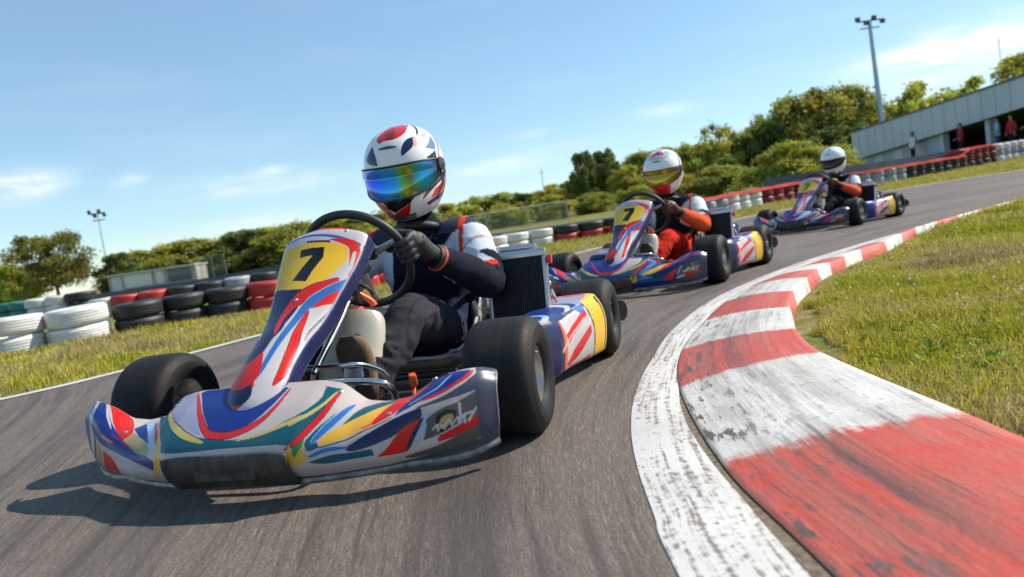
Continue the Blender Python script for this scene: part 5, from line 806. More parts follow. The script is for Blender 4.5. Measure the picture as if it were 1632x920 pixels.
def m_kerb():
    m, t, b = nt('painted_kerb')
    uv = N(t, 'ShaderNodeUVMap', uv_map='track').outputs[0]
    st = N(t, 'ShaderNodeAttribute', attribute_name='stripe').outputs['Fac']
    ed = noise_(t, 22, 5, .7); e2 = noise_(t, 1, 4, .6, vec=uv, stretch=(1.5, 45, 1))
    v = math_(t, 'ADD', st, math_(t, 'ADD', ramp(t, ed, .2, .8, -.03, .03), ramp(t, e2, .3, .7, -.02, .02)))
    par = math_(t, 'MODULO', math_(t, 'ADD', v, 40.0), 2.0)
    isw = ramp(t, math_(t, 'SINE', math_(t, 'MULTIPLY', v, PI)), -.07, .07)
    s = noise_(t, 1, 7, .72, vec=uv, stretch=(1.5, 46, 1)); s2 = noise_(t, 1, 5, .65, vec=uv, stretch=(.9, 8, 1)); p = noise_(t, 48, 7, .72); cl = noise_(t, 7, 5, .65)
    red = mixc(t, ramp(t, cl, .3, .7), (.56, .050, .030), (.48, .115, .080))
    red = mixc(t, ramp(t, s2, .48, .64, 0, .65), red, (.60, .23, .17))
    wht = mixc(t, ramp(t, cl, .3, .7), (.70, .68, .64), (.54, .51, .47))
    c = mixc(t, isw, red, wht)
    wr = ramp(t, s, .53, .66, 0, .85); wr = math_(t, 'MULTIPLY', wr, ramp(t, cl, .36, .6))
    c = mixc(t, wr, c, (.075, .055, .05))
    at = N(t, 'ShaderNodeAttribute', attribute_name='across').outputs['Fac']
    rub = math_(t, 'MULTIPLY', ramp(t, s2, .44, .62), math_(t, 'SUBTRACT', 1.0, math_(t, 'ABSOLUTE', math_(t, 'MULTIPLY', math_(t, 'SUBTRACT', at, .40), 2.6))))
    rub = math_(t, 'MAXIMUM', rub, 0.0)
    c = mixc(t, math_(t, 'MULTIPLY', rub, .85), c, (.09, .035, .032))
    c = mixc(t, ramp(t, p, .60, .68, 0, .8), c, (.16, .12, .10)); chip = math_(t, 'MULTIPLY', ramp(t, noise_(t, 1, 6, .7, vec=uv, stretch=(7, 30, 1)), .54, .60), ramp(t, at, .55, .1)); c = mixc(t, chip, c, (.11, .085, .075))
    c = mixc(t, ramp(t, at, .03, .0, 0, .9), c, (.06, .045, .035))
    t.links.new(c, b.inputs['Base Color']); b.inputs['Roughness'].default_value = .55; b.inputs['Specular IOR Level'].default_value = .35
    bump(t, b, math_(t, 'ADD', p, s), .004); return m
M['ground'] = m_ground(); M['asphalt'] = m_asphalt(); M['line'] = m_white_line(wear=.85); M['line2'] = m_white_line('edge_line_paint', .15); M['kerb'] = m_kerb()
M['gutter'] = mat('dirt_in_gutter', (.15, .11, .075), .95, var=.6, scale=60, bmp=.004)

xs = np.concatenate([np.linspace(-400, -30, 20), np.linspace(-28, 40, 60), np.linspace(44, 400, 20)])
ys = np.concatenate([np.linspace(-60, 0, 8), np.linspace(1, 30, 59), np.linspace(32, 90, 40), np.linspace(100, 900, 12)])
kind(link('ground', terr_mesh('ground', xs, ys, -.022), M['ground']), 'structure')

OUT = [(-14, -3.0), (-10, .6), (-7, 2.4), (-4.9, 3.45), (-3.7, 4.02), (-3.06, 4.38), (-2.7, 4.85), (-2.25, 5.75), (-1.2, 7.9), (-.2, 9.8), (.56, 10.95), (1.36, 12.05), (2.24, 13.0), (4.58, 14.75), (6.36, 16.0), (8.87, 17.3), (12.46, 18.1), (18, 18.8), (28, 19.4), (45, 20)]
LI_O = [(.6, -8), (.30, -3), (.21, 0), (.19, 1.09), (.20, 1.33), (.22, 1.62), (.26, 1.92), (.33, 2.25), (.46, 2.68), (.74, 3.44), (1.22, 4.34), (1.98, 5.33), (2.85, 6.22), (3.62, 6.90), (4.91, 7.99), (6.36, 9.05), (10, 11.2), (16, 13.2), (26, 14.6), (45, 15.2)]
LI_I = [(.80, -8), (.50, -3), (.40, 0), (.37, 1.03), (.37, 1.33), (.375, 1.60), (.40, 1.90), (.455, 2.2), (.57, 2.62), (.86, 3.40), (1.34, 4.32), (2.08, 5.26), (2.95, 6.13), (3.67, 6.83), (4.96, 7.92), (6.40, 8.98), (10.03, 11.12), (16.03, 13.05), (26, 14.44), (45, 15.04)]
def arc(p): 
    d = np.linalg.norm(np.diff(p, axis=0), axis=1); return np.concatenate([[0], np.cumsum(d)])
def strip(name, A, B, nu, nv, off, zprof=None, attrs=None):
    """ribbon between two matched curves with a track UV in metres"""
    a = catmull(A, nu); b = catmull(B, nu) if B is not None else None
    v = np.linspace(0, 1, nv)[None, :, None]
    XY = a[:, None, :]*(1-v)+b[:, None, :]*v
    P = np.zeros((nu, nv, 3)); P[..., :2] = XY; P[..., 2] = tz(XY[..., 1], XY[..., 0])+off+(zprof(v[..., 0]) if zprof else 0)
    me = grid_mesh(name, P, attr={k: f(np.linspace(0, 1, nu)[:, None]*np.ones((1, nv)), np.ones((nu, 1))*v[0, :, 0][None, :]).ravel() for k, f in (attrs or {}).items()}, flip=True)
    U = arc(b); wdt = np.linalg.norm(a-b, axis=1)
    uvv = np.stack([np.repeat(U, nv), (wdt[:, None]*np.linspace(0, 1, nv)[None, :]).ravel()], -1)
    uvl = me.uv_layers.new(name='track'); li = np.zeros(len(me.loops), np.int32); me.loops.foreach_get('vertex_index', li)
    uvl.data.foreach_set('uv', uvv[li].astype(np.float32).ravel())
    return me, P
# asphalt: the two borders resampled to equal share of their length
def resample(p, n):
    p = catmull(p, 600); s = arc(p); q = np.linspace(0, s[-1], n); return np.stack([np.interp(q, s, p[:, k]) for k in range(2)], 1)
def match_strip():
    o = catmull(OUT, 900); i = catmull(LI_O, 500); res = []
    k = 0; so = arc(o)
    j = np.array([np.argmin(np.hypot(*(o-p).T)) for p in i]); j = np.maximum.accumulate(j); j[0] = 0
    j = np.convolve(np.pad(j.astype(float), 15, mode='edge'), np.ones(31)/31, 'valid')
    ob = np.stack([np.interp(j, np.arange(len(o)), o[:, c]) for c in range(2)], 1)
    return ob, i
ob, ib = match_strip()
nu, nv = 500, 60
v = np.linspace(0, 1, nv)[None, :, None]; XY = ob[:, None]*(1-v)+(ib[:, None]+np.array([.06, 0]))*v
P = np.zeros((500, nv, 3)); P[..., :2] = XY; P[..., 2] = tz(XY[..., 1], XY[..., 0])
me = grid_mesh('race_track', P, flip=True); U = arc(ib); wd = np.linalg.norm(ob-ib, axis=1)
uvv = np.stack([np.repeat(U, nv), (wd[:, None]*(1-np.linspace(0, 1, nv))[None, :]).ravel()], -1)
ul = me.uv_layers.new(name='track'); li_ = np.zeros(len(me.loops), np.int32); me.loops.foreach_get('vertex_index', li_); ul.data.foreach_set('uv', uvv[li_].astype(np.float32).ravel())
kind(link('race_track', me, M['asphalt']), 'structure')
oc = catmull(OUT, 300); tg = np.gradient(oc, axis=0); tg /= np.linalg.norm(tg, axis=1)[:, None]; nr = np.stack([-tg[:, 1], tg[:, 0]], 1)
me, _ = strip('edge_line', oc-nr*.02, oc-nr*.12, 300, 3, .004); kind(link('track_edge_line', me, M['line2']), 'structure')
me, _ = strip('kerb_line', LI_O, LI_I, 400, 7, .0022, lambda v: .0035*np.sin(v*PI)); kind(link('kerb_line', me, M['line']), 'structure')
# kerb ladder: pairs at the colour changes
KO = [(.56, -3.2), (.40, -.2), (.385, 1.0), (.375, 1.54), (.455, 2.26), (.605, 2.84), (.865, 3.46), (1.125, 4.0), (1.42, 4.5), (1.65, 4.78), (1.86, 5.02), (2.09, 5.27), (2.38, 5.58), (2.75, 5.95), (3.20, 6.36), (3.70, 6.80), (4.98, 7.90), (6.42, 8.96), (10.05, 11.08), (16, 13.02), (26, 14.4), (45, 15.0)]
KI = [(1.25, -3.4), (.98, -.3), (.90, .95), (.905, 1.50), (.925, 2.22), (1.02, 2.66), (1.19, 3.16), (1.40, 3.66), (1.66, 4.12), (1.86, 4.46), (2.05, 4.72), (2.27, 4.99), (2.53, 5.30), (2.90, 5.66), (3.30, 6.18), (3.77, 6.71), (5.03, 7.83), (6.46, 8.90), (10.09, 11.02), (16.02, 12.93), (26, 14.3), (45, 14.8)]
SK = [-3, -1.6, -.45, 0, 1, 2, 3, 4, 5, 6, 7, 8, 9, 10, 11, 12.2, 15, 18, 26, 38, 56, 90]
KA = np.array(KO)+0; 
def kshift(a, b, d):  # keep a 1.2 cm gutter between line and kerb
    a = np.array(a); b = np.array(b); n = b-a; n /= np.linalg.norm(n, axis=1)[:, None]; return a+n*d
tt_ = np.linspace(0, len(SK)-1, 600)
st_ = np.interp(tt_, np.arange(len(SK)), SK)
me, KP = strip('kerb', kshift(KO, KI, .014), KI, 600, 25, .0, lambda v: .004+.052*(1-(1-np.clip(v*1.02, 0, 1))**2.2)-.10*np.clip((v-.97)/.03, 0, 1),
    attrs=dict(stripe=lambda u, v: np.interp(u*(len(SK)-1), np.arange(len(SK)), SK), across=lambda u, v: v))
kind(link('kerb', me, M['kerb']), 'structure')
me, _ = strip('gutter', kshift(KO, KI, -.012), kshift(KO, KI, .020), 500, 4, .0008); kind(link('gutter', me, M['gutter']), 'structure')

# ------------------------------------------------------------------ grass
def grass_mat():
    m, t, b = nt('grass_blade'); a = N(t, 'ShaderNodeAttribute', attribute_name='tint').outputs['Color']
    t.links.new(a, b.inputs['Base Color']); b.inputs['Roughness'].default_value = .55; b.inputs['Specular IOR Level'].default_value = .25
    tr = t.nodes.new('ShaderNodeBsdfTranslucent'); t.links.new(a, tr.inputs[0]); mx = t.nodes.new('ShaderNodeMixShader'); mx.inputs[0].default_value = .35
    t.links.new(b.outputs[0], mx.inputs[1]); t.links.new(tr.outputs[0], mx.inputs[2]); t.links.new(mx.outputs[0], t.nodes['Material Output'].inputs[0]); return m
M['grass'] = grass_mat()
def vnoise(x, y, s):
    """cheap value noise"""
    X = x*s; Y = y*s; xi = np.floor(X).astype(int); yi = np.floor(Y).astype(int); fx = X-xi; fy = Y-yi
    fx = fx*fx*(3-2*fx); fy = fy*fy*(3-2*fy)
    def h(a, b): 
        q = np.sin(a*127.1+b*311.7)*43758.5453; return q-np.floor(q)
    return (h(xi, yi)*(1-fx)+h(xi+1, yi)*fx)*(1-fy)+(h(xi, yi+1)*(1-fx)+h(xi+1, yi+1)*fx)*fy
def blades(name, pts, L, Wd, cols, base_off, lean=.5):
    n = len(pts); th = rng.uniform(0, 2*PI, n); d = np.stack([np.cos(th), np.sin(th)], 1); le = rng.uniform(.1, lean, n)*L
    fa = rng.uniform(0, 2*PI, n); w = np.stack([np.cos(fa), np.sin(fa)], 1)*Wd[:, None]/2
    z = tz(pts[:, 1], pts[:, 0])+base_off
    V = np.zeros((n, 5, 3))
    V[:, 0, :2] = pts-w; V[:, 1, :2] = pts+w; V[:, 2, :2] = pts+w*.8+d*le[:, None]*.35; V[:, 3, :2] = pts-w*.8+d*le[:, None]*.35; V[:, 4, :2] = pts+d*le[:, None]
    V[:, 0, 2] = V[:, 1, 2] = z; V[:, 2, 2] = V[:, 3, 2] = z+L*.55; V[:, 4, 2] = z+L*np.sqrt(np.maximum(.1, 1-(le/L)**2))
    b = (np.arange(n)*5)[:, None]; F = np.concatenate([b+[[0, 1, 2]], b+[[0, 2, 3]], b+[[3, 2, 4]]])
    return fast_mesh(name, V.reshape(-1, 3), F, dict(tint=np.repeat(cols, 5, axis=0)))
def tints(n, x, y, dry):
    """blade colours: fresh green, yellow green, straw"""
    g = np.array([[.31, .31, .022], [.44, .41, .032], [.18, .20, .02], [.48, .42, .07], [.56, .46, .20], [.34, .26, .12]])
    k = vnoise(x, y, 1.6)*.6+vnoise(x, y, 5)*.4+rng.normal(0, .16, n)+dry
    idx = np.clip(np.floor(k*5), 0, 5).astype(int); idx = np.where(k < .25, 2, np.where(k < .45, 0, np.where(k < .64, 1, np.where(k < .80, 3, np.where(k < .95, 4, 5)))))
    return g[idx]*rng.uniform(.75, 1.25, (n, 1))
kin = catmull(KI, 600)
def dist_curve(pts, curve):
    """signed: positive on the right-hand side of the curve direction"""
    out = np.full(len(pts), 1e9); sg = np.zeros(len(pts))
    for c0 in range(0, len(pts), 4000):
        p = pts[c0:c0+4000]; d = np.hypot(p[:, None, 0]-curve[None, :, 0], p[:, None, 1]-curve[None, :, 1]); k = d.argmin(1)
        k2 = np.clip(k, 1, len(curve)-2); tg = curve[k2+1]-curve[k2-1]; r = p-curve[k]
        out[c0:c0+4000] = d[np.arange(len(p)), k]; sg[c0:c0+4000] = np.sign(tg[:, 1]*r[:, 0]-tg[:, 0]*r[:, 1])
    return out*sg
def scatter(n, x0, x1, y0, y1, power=1.6):
    """denser near the camera"""
    y = y0+(y1-y0)*rng.random(n)**power; x = rng.uniform(x0, x1, n); return np.stack([x, y], 1)
# infield, right of the kerb
p = np.concatenate([scatter(230000, .9, 4.2, 1.3, 4.8, 1.1), scatter(150000, 1.6, 9.5, 3.6, 9, 1.2), scatter(70000, 4, 24, 7, 15, 1)])
vis = (p[:, 0] < .78*p[:, 1]+.6); p = p[vis]
d = dist_curve(p, kin[::3]); dirt = vnoise(p[:, 0], p[:, 1], 2.6)*.55+vnoise(p[:, 0]+9, p[:, 1], 7)*.45
near = np.exp(-((p[:, 0]-1.25)**2/.16+(p[:, 1]-2.0)**2/.55))
keep = (d > .03+.10*vnoise(p[:, 0], p[:, 1], 9)*np.clip(1.5-p[:, 1]*.1, .2, 1)) & (rng.random(len(p)) < np.clip(1.45-dirt*.9-near*.55, .06, 1))
p = p[keep]; d = d[keep]; n = len(p); D = np.hypot(p[:, 0], p[:, 1])
clump = vnoise(p[:, 0], p[:, 1], 4.5)
L = (.026+.048*clump**1.5)*rng.uniform(.6, 1.5, n)*np.clip(.55+D*.10, .6, 1.5)*np.where(D > 7, 1.25, np.clip(.5+d*2.2, .5, 1)); Wd = np.clip(.0022+D*.0007, .003, .012)*rng.uniform(.7, 1.4, n)
kind(link('infield_grass', blades('infield_grass', p, L, Wd, tints(n, p[:, 0], p[:, 1], .20), -.02, .9), M['grass'], smooth=False), 'stuff')
# broad-leaved weeds
def leafy(name, pts, cols, size, off):
    n = len(pts); V = []; K = 6; m = n*K; c = np.repeat(pts, K, 0); th = rng.uniform(0, 2*PI, m); tl = rng.uniform(.15, 1.0, m); s = np.repeat(size, K)*rng.uniform(.6, 1.3, m)
    dr = np.stack([np.cos(th)*np.cos(tl), np.sin(th)*np.cos(tl), np.sin(tl)], 1); sd = np.stack([-np.sin(th), np.cos(th), np.zeros(m)], 1)
    b = np.concatenate([c, (tz(c[:, 1], c[:, 0])+off)[:, None]], 1); V = np.zeros((m, 4, 3))
    V[:, 0] = b; V[:, 1] = b+dr*s[:, None]*.6+sd*s[:, None]*.24; V[:, 2] = b+dr*s[:, None]; V[:, 3] = b+dr*s[:, None]*.6-sd*s[:, None]*.24
    V[:, 2, 2] -= s*.12
    F = np.arange(m*4).reshape(-1, 4); return fast_mesh(name, V.reshape(-1, 3), F, dict(tint=np.repeat(np.repeat(cols, K, 0), 4, 0)))
p = np.concatenate([scatter(700, 1.0, 4, 1.7, 5, 1), scatter(900, 2, 8, 4, 9, 1)]); d = dist_curve(p, kin[::3]); p = p[(d > .16) & (vnoise(p[:, 0], p[:, 1], 3) > .45)]; n = len(p)
w_ = np.array([[.22, .32, .02]])*rng.uniform(.7, 1.4, (n, 1))
kind(link('infield_weeds', leafy('infield_weeds', p, w_, rng.uniform(.025, .050, n), -.015), M['grass'], smooth=False), 'stuff')
# small white clover heads
p = scatter(60, 1.2, 3.4, 1.9, 4.4, 1); d = dist_curve(p, kin[::3]); p = p[d > .2]; mb = MB()
for q in p: mb.ball((q[0], q[1], float(tz(q[1], q[0]))+random.uniform(.035, .06)), random.uniform(.004, .007), 6)
mb.build('clover_flowers', mat('clover_white', (.75, .70, .66), .8)).__setitem__('kind', 'stuff')
# outfield verge, left and far
oc2 = catmull(OUT, 500)
p = np.concatenate([scatter(110000, -9, -1, 3.4, 10, 1.2), scatter(80000, -3, 7, 8, 20, 1.1), scatter(60000, 6, 30, 15.5, 28, 1)])
d = -dist_curve(p, oc2[::2]); p_ok = (d > .05+.10*vnoise(p[:, 0], p[:, 1], 5)) & (p[:, 0] > -.76*p[:, 1]-.4) & (p[:, 0] < .78*p[:, 1]+1)
p = p[p_ok]; d = d[p_ok]; D = np.hypot(p[:, 0], p[:, 1]); keep = rng.random(len(p)) < np.clip(1.5-vnoise(p[:, 0], p[:, 1], 1.3)*1.0, .15, 1); p = p[keep]; D = D[keep]; d = d[keep]; n = len(p)
L = (.035+.07*vnoise(p[:, 0], p[:, 1], 1.9)**2)*rng.uniform(.6, 1.4, n)*np.clip(.5+d, .5, 1.15); Wd = np.clip(.001+D*.0010, .004, .026)
kind(link('verge_grass', blades('verge_grass', p, L, Wd, tints(n, p[:, 0], p[:, 1], .24), -.02, .8), M['grass'], smooth=False), 'stuff')

# ------------------------------------------------------------------ tyre walls
def tyre_mat(name, col, rough=.55):
    m, t, b = nt(name); f = noise_(t, 4, 6, .65); g = noise_(t, 30, 5, .7)
    c = mixc(t, ramp(t, f, .35, .7), col, tuple(x*.72 for x in col)); c = mixc(t, ramp(t, g, .58, .72, 0, .5), c, (.12, .10, .08))
    t.links.new(c, b.inputs['Base Color']); b.inputs['Roughness'].default_value = rough; bump(t, b, g, .004); return m
TM = dict(white=tyre_mat('white_painted_tyre', (.74, .73, .70)), black=tyre_mat('black_bare_tyre', (.022, .022, .024)), red=tyre_mat('red_painted_tyre', (.52, .035, .032)), grey=tyre_mat('grey_painted_tyre', (.36, .38, .41)),
          teal=tyre_mat('teal_painted_tyre', (.04, .21, .19)), maroon=tyre_mat('dark_red_painted_tyre', (.20, .012, .018)), blue=tyre_mat('blue_painted_tyre', (.05, .13, .26)), yellow=tyre_mat('yellow_painted_tyre', (.5, .36, .06)))
def wall_tyre_mesh(R, h):
    hh = h/2; p = [(R*.56, -hh*.55), (R*.62, -hh*.9), (R*.78, -hh), (R*.92, -hh*.92), (R*.985, -hh*.68)]
    for z in (-.45, -.15, .15, .45): p += [(R, hh*(z-.10)), (R*.975, hh*(z-.06)), (R*.975, hh*(z+.02)), (R, hh*(z+.06))]
    p += [(R*.985, hh*.68), (R*.92, hh*.92), (R*.78, hh), (R*.62, hh*.9), (R*.56, hh*.55), (R*.52, 0), (R*.56, -hh*.55)]
    return MB().lathe(p, 40, 'z').mesh('wall_tyre')
TB = {}
ORD = ['first', 'second', 'third', 'fourth', 'fifth', 'sixth', 'seventh', 'eighth', 'ninth', 'tenth', 'eleventh', 'twelfth', 'thirteenth', 'fourteenth', 'fifteenth', 'sixteenth', 'seventeenth', 'eighteenth', 'nineteenth', 'twentieth']
LVL = {2: ['bottom', 'top'], 3: ['bottom', 'middle', 'top']}
COLN = dict(white='white', black='black', red='red', grey='grey', teal='teal', maroon='dark red', blue='blue', yellow='yellow')
def tyre_stack(x, y, cols, R, h, where, group, cnt):
    for k, c in enumerate(cols):
        key = (c, R, h)
        if key not in TB:
            me = wall_tyre_mesh(R, h); me.materials.append(TM[c]); me.shade_smooth(); me.set_sharp_from_angle(angle=math.radians(30)); TB[key] = me
        o = bpy.data.objects.new('wall_tyre', TB[key]); COL.objects.link(o)
        o.location = (x+random.uniform(-.012, .012), y+random.uniform(-.012, .012), float(tz(y, x))-.02+h*(k+.5)+.002)
        o.rotation_euler = (random.uniform(-.035, .035), random.uniform(-.035, .035), random.uniform(0, 6.28)); sc_ = random.uniform(.955, 1.03); o.scale = (sc_, sc_, 1)
        word = {'black': 'bare black tyre'}.get(c, COLN[c]+' painted tyre')
        tag(o, f'{word}, {LVL[len(cols)][k]} of the {ORD[cnt]} stack {where}', 'tyre', group)
def along(path, s):
    c = catmull(path, 500); a = arc(c); return float(np.interp(s, a, c[:, 0])), float(np.interp(s, a, c[:, 1])), a[-1]
WL = [(-6.7, 8.05), (-5.4, 8.05), (-4.5, 8.55), (-3.85, 9.1), (-3.2, 9.25), (-2.7, 9.6), (-2.15, 10.5), (-1.5, 12.2), (-.8, 14.1), (-.2, 15.2), (.9, 15.75), (2.7, 16.2), (4.4, 17.3), (6.2, 19.0), (8.9, 21.2), (11.8, 22.6), (16.8, 26.0), (19.8, 28.0), (25, 31.5)]
total = along(WL, 0)[2]
print('wall length', total)
s = 0.0; seq = []
def run(n, cols): seq.extend([cols]*n)
run(3, ('white', 'white')); run(5, ('black', 'black')); run(5, ('red', 'red')); run(6, ('black', 'black')); run(8, ('white', 'white')); run(3, ('grey', 'white')); run(5, ('maroon', 'red')); 
seq = []
run(4, ('white', 'white')); run(3, ('black', 'black')); run(8, ('red', 'red')); run(7, ('white', 'white')); run(4, ('red', 'black')); run(3, ('black', 'maroon')); run(2, ('grey', 'grey')); run(3, ('white', 'white')); run(5, ('maroon', 'maroon')); run(3, ('maroon', 'red')); run(4, ('grey', 'grey')); run(6, ('black', 'black')); run(5, ('black', 'maroon', 'maroon')); run(4, ('white', 'grey', 'white')); run(18, ('grey', 'grey', 'white'))
seq2 = []
for n_, c_ in seq2: run(n_, c_)
k = 0; s = 0; sec = ['from the wall\'s left end', 'past the wall\'s bend', 'behind the middle kart', 'beside the farthest kart', 'before the grey building', 'past the grey building']
for cols in seq:
    if s > total: break
    x, y, _ = along(WL, s)
    R, h = (.33, .205) if k < 4 else (.27, .18) if k < 12 else (.30, .175) if k < 31 else (.30, .215)
    tyre_stack(x, y, cols, R, h, sec[min(5, k//15)], 'tyres of the trackside wall', k % 15)
    s += R*2-.03; k += 1
print('stacks', k, 'len used', s)
pts = [along(WL, q)[:2] for q in np.linspace(15.8, 31.5, 40)]
bt_ = MB()
for off in (-.09, 0, .09): pass
P_ = np.array([[(x+.0, y+.0, float(tz(y, x))-.02+(.432+.212*min(1, max(0, (i-33)/2)))+.012)] for i, (x, y) in enumerate(pts)])[:, 0]
tg_ = np.gradient(P_, axis=0); tg_ /= np.linalg.norm(tg_, axis=1)[:, None]; n_ = np.stack([-tg_[:, 1], tg_[:, 0], 0*tg_[:, 0]], 1)
V = []; F = []
for i in range(40):
    for dx, dz in ((-.30, -.055), (-.29, .012), (.10, .012), (.10, 0), (-.27, 0), (-.28, -.055)): V.append(P_[i]-n_[i]*(dx*-1)*-1*-1+np.array([0, 0, dz+.006*math.sin(i*1.7)]))
for i in range(39):
    for j in range(6): F.append((i*6+j, i*6+(j+1) % 6, (i+1)*6+(j+1) % 6, (i+1)*6+j))
F += [tuple(range(6)), tuple(39*6+j for j in range(5, -1, -1))]
tag(bt_.add(V, F).build('rubber_belt', mat('red_belt', (.55, .045, .03), .5, scale=3, var=.3), smooth=False), 'red rubber belt laid along the top of the far tyre wall', 'belt')
# second row of painted stacks and covers further back on the left
BR = [(-11.3, 15.6), (-9.5, 14.6), (-8.4, 14.2), (-7, 13.9), (-5.6, 14.2), (-4.6, 14.6)]
L2 = along(BR, 0)[2]; s = 0; k = 0
c2 = ['white', 'white', 'teal', 'teal', 'teal', 'white', 'white', 'black', 'white', 'red', 'red', 'black', 'black', 'grey', 'black', 'blue', 'black', 'blue', 'black']
for c in c2:
    if s > L2: break
    x, y, _ = along(BR, s)
    tyre_stack(x, y, (c, c, c) if k < 8 else (c, c), .27, .18, 'of the left back row', 'tyres of the back row', k); s += .50; k += 1

# ------------------------------------------------------------------ long low barrier behind
def barrier(path, h, m, label, w=.25, nm='barrier'):
    c = catmull(path, 60); V = []; F = []
    tg = np.gradient(c, axis=0); tg /= np.linalg.norm(tg, axis=1)[:, None]; nr = np.stack([-tg[:, 1], tg[:, 0]], 1)
    for i in range(60):
        z = float(tz(c[i, 1], c[i, 0]))-.05
        for dx, dz in ((-w/2, 0), (-w/2*.5, h*.4), (-w/2*.4, h), (w/2*.4, h), (w/2*.5, h*.4), (w/2, 0)): V.append((c[i, 0]+nr[i, 0]*dx, c[i, 1]+nr[i, 1]*dx, z+dz))
    for i in range(59):
        for j in range(5): F.append((i*6+j, i*6+j+1, i*6+j+7, i*6+j+6))
    F += [tuple(range(6)), tuple(range(59*6+5, 59*6-1, -1))]
    o = MB().add(V, F).build(nm, m, None, smooth=False); tag(o, label, 'barrier'); return o
barrier([(-19, 29), (-14, 27.5), (-8, 26.5), (-2, 27)], .42, mat('dark_blue_barrier', (.055, .075, .10), .6, scale=2), 'long dark blue-grey barrier behind the tyres on the left')
barrier([(-1.2, 22), (2.5, 21.5), (6, 24.0), (9.5, 27)], .22, mat('grey_barrier', (.16, .19, .22), .6, scale=2), 'grey concrete barrier behind the tyre wall in the middle')
barrier([(10, 28), (14, 29.5), (18, 32), (26, 37)], .6, mat('navy_barrier', (.035, .055, .085), .6, scale=2), 'dark navy barrier in front of the grey building')

# ------------------------------------------------------------------ wire mesh fence
def mesh_mat():
    m, t, b = nt('green_wire_mesh'); b.inputs['Base Color'].default_value = (.13, .17, .12, 1); b.inputs['Roughness'].default_value = .6
    tc = t.nodes.new('ShaderNodeTexCoord'); mp = t.nodes.new('ShaderNodeMapping'); mp.inputs['Rotation'].default_value = (0, PI/4, 0); t.links.new(tc.outputs['Object'], mp.inputs[0])
    sx = t.nodes.new('ShaderNodeSeparateXYZ'); t.links.new(mp.outputs[0], sx.inputs[0])
    a = math_(t, 'LESS_THAN', math_(t, 'FRACT', math_(t, 'MULTIPLY', sx.outputs[0], 16.0)), .17); c = math_(t, 'LESS_THAN', math_(t, 'FRACT', math_(t, 'MULTIPLY', sx.outputs[2], 16.0)), .17)
    t.links.new(math_(t, 'MAXIMUM', a, c), b.inputs['Alpha']); return m
M['mesh'] = mesh_mat(); M['post'] = mat('galvanised_post', (.34, .36, .36), .5, .5)
def fence(x0, y0, x1, y1, h, n, label):
    L_ = math.hypot(x1-x0, y1-y0); e = empty('mesh_fence', (x0, y0, float(tz(y0, x0))), math.atan2(y1-y0, x1-x0)); tag(e, label, 'fence')
    dz = float(tz(y1, x1)-tz(y0, x0))
    for k in range(n+1):
        q = k/n; MB().tube([(L_*q, 0, dz*q-.1), (L_*q, 0, dz*q+h)], .020, 8).build('post', M['post'], e)
    MB().add([(0, .04, .05), (L_, .04, dz+.05), (L_, .04, dz+h-.05), (0, .04, h-.05)], [(0, 1, 2, 3)]).build('wire_mesh', M['mesh'], e, smooth=False)
    MB().tube([(0, 0, h), (L_, 0, dz+h)], .013, 6).build('top_rail', M['post'], e)
fence(-2.2, 27, 2.6, 29.4, .8, 3, 'green wire mesh fence behind the white tyres, left of the middle kart')

# ------------------------------------------------------------------ cabin far on the left
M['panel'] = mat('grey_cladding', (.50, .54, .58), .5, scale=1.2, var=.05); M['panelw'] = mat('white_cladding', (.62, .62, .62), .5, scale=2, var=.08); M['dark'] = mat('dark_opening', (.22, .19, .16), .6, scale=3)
M['glass'] = mat('cabin_glass', (.09, .11, .13), .15, .0, scale=3)
e = empty('site_cabin', (-29.5, 55.0, 0), .05); tag(e, 'low grey cabin with white front panels and a glazed end, behind the tyres', 'cabin')
MB().box((3.2, 1.2, .65), (6.4, 2.4, 1.3), bev=.02).build('wall', mat('tan_grey_wall', (.33, .31, .29), .6, scale=3), e)
MB().box((3.2, 1.1, 1.34), (6.6, 2.9, .08), bev=.01).build('roof', M['panelw'], e)
MB().box((2.15, -.015, .75), (2.0, .03, .95), bev=.004).build('front_panel', M['panelw'], e); MB().box((3.75, -.015, .75), (.6, .03, .95), bev=.004).build('front_panel', M['panelw'], e)
MB().box((5.2, -.015, .75), (1.7, .03, .95), bev=.004).build('window', M['glass'], e); MB().box((.60, -.015, .62), (.7, .03, 1.15), bev=.004).build('door', M['panel'], e)
fence(-22.9, 55.6, -20.9, 55.4, 1.8, 2, 'wire mesh fence panel standing beside the low grey cabin')

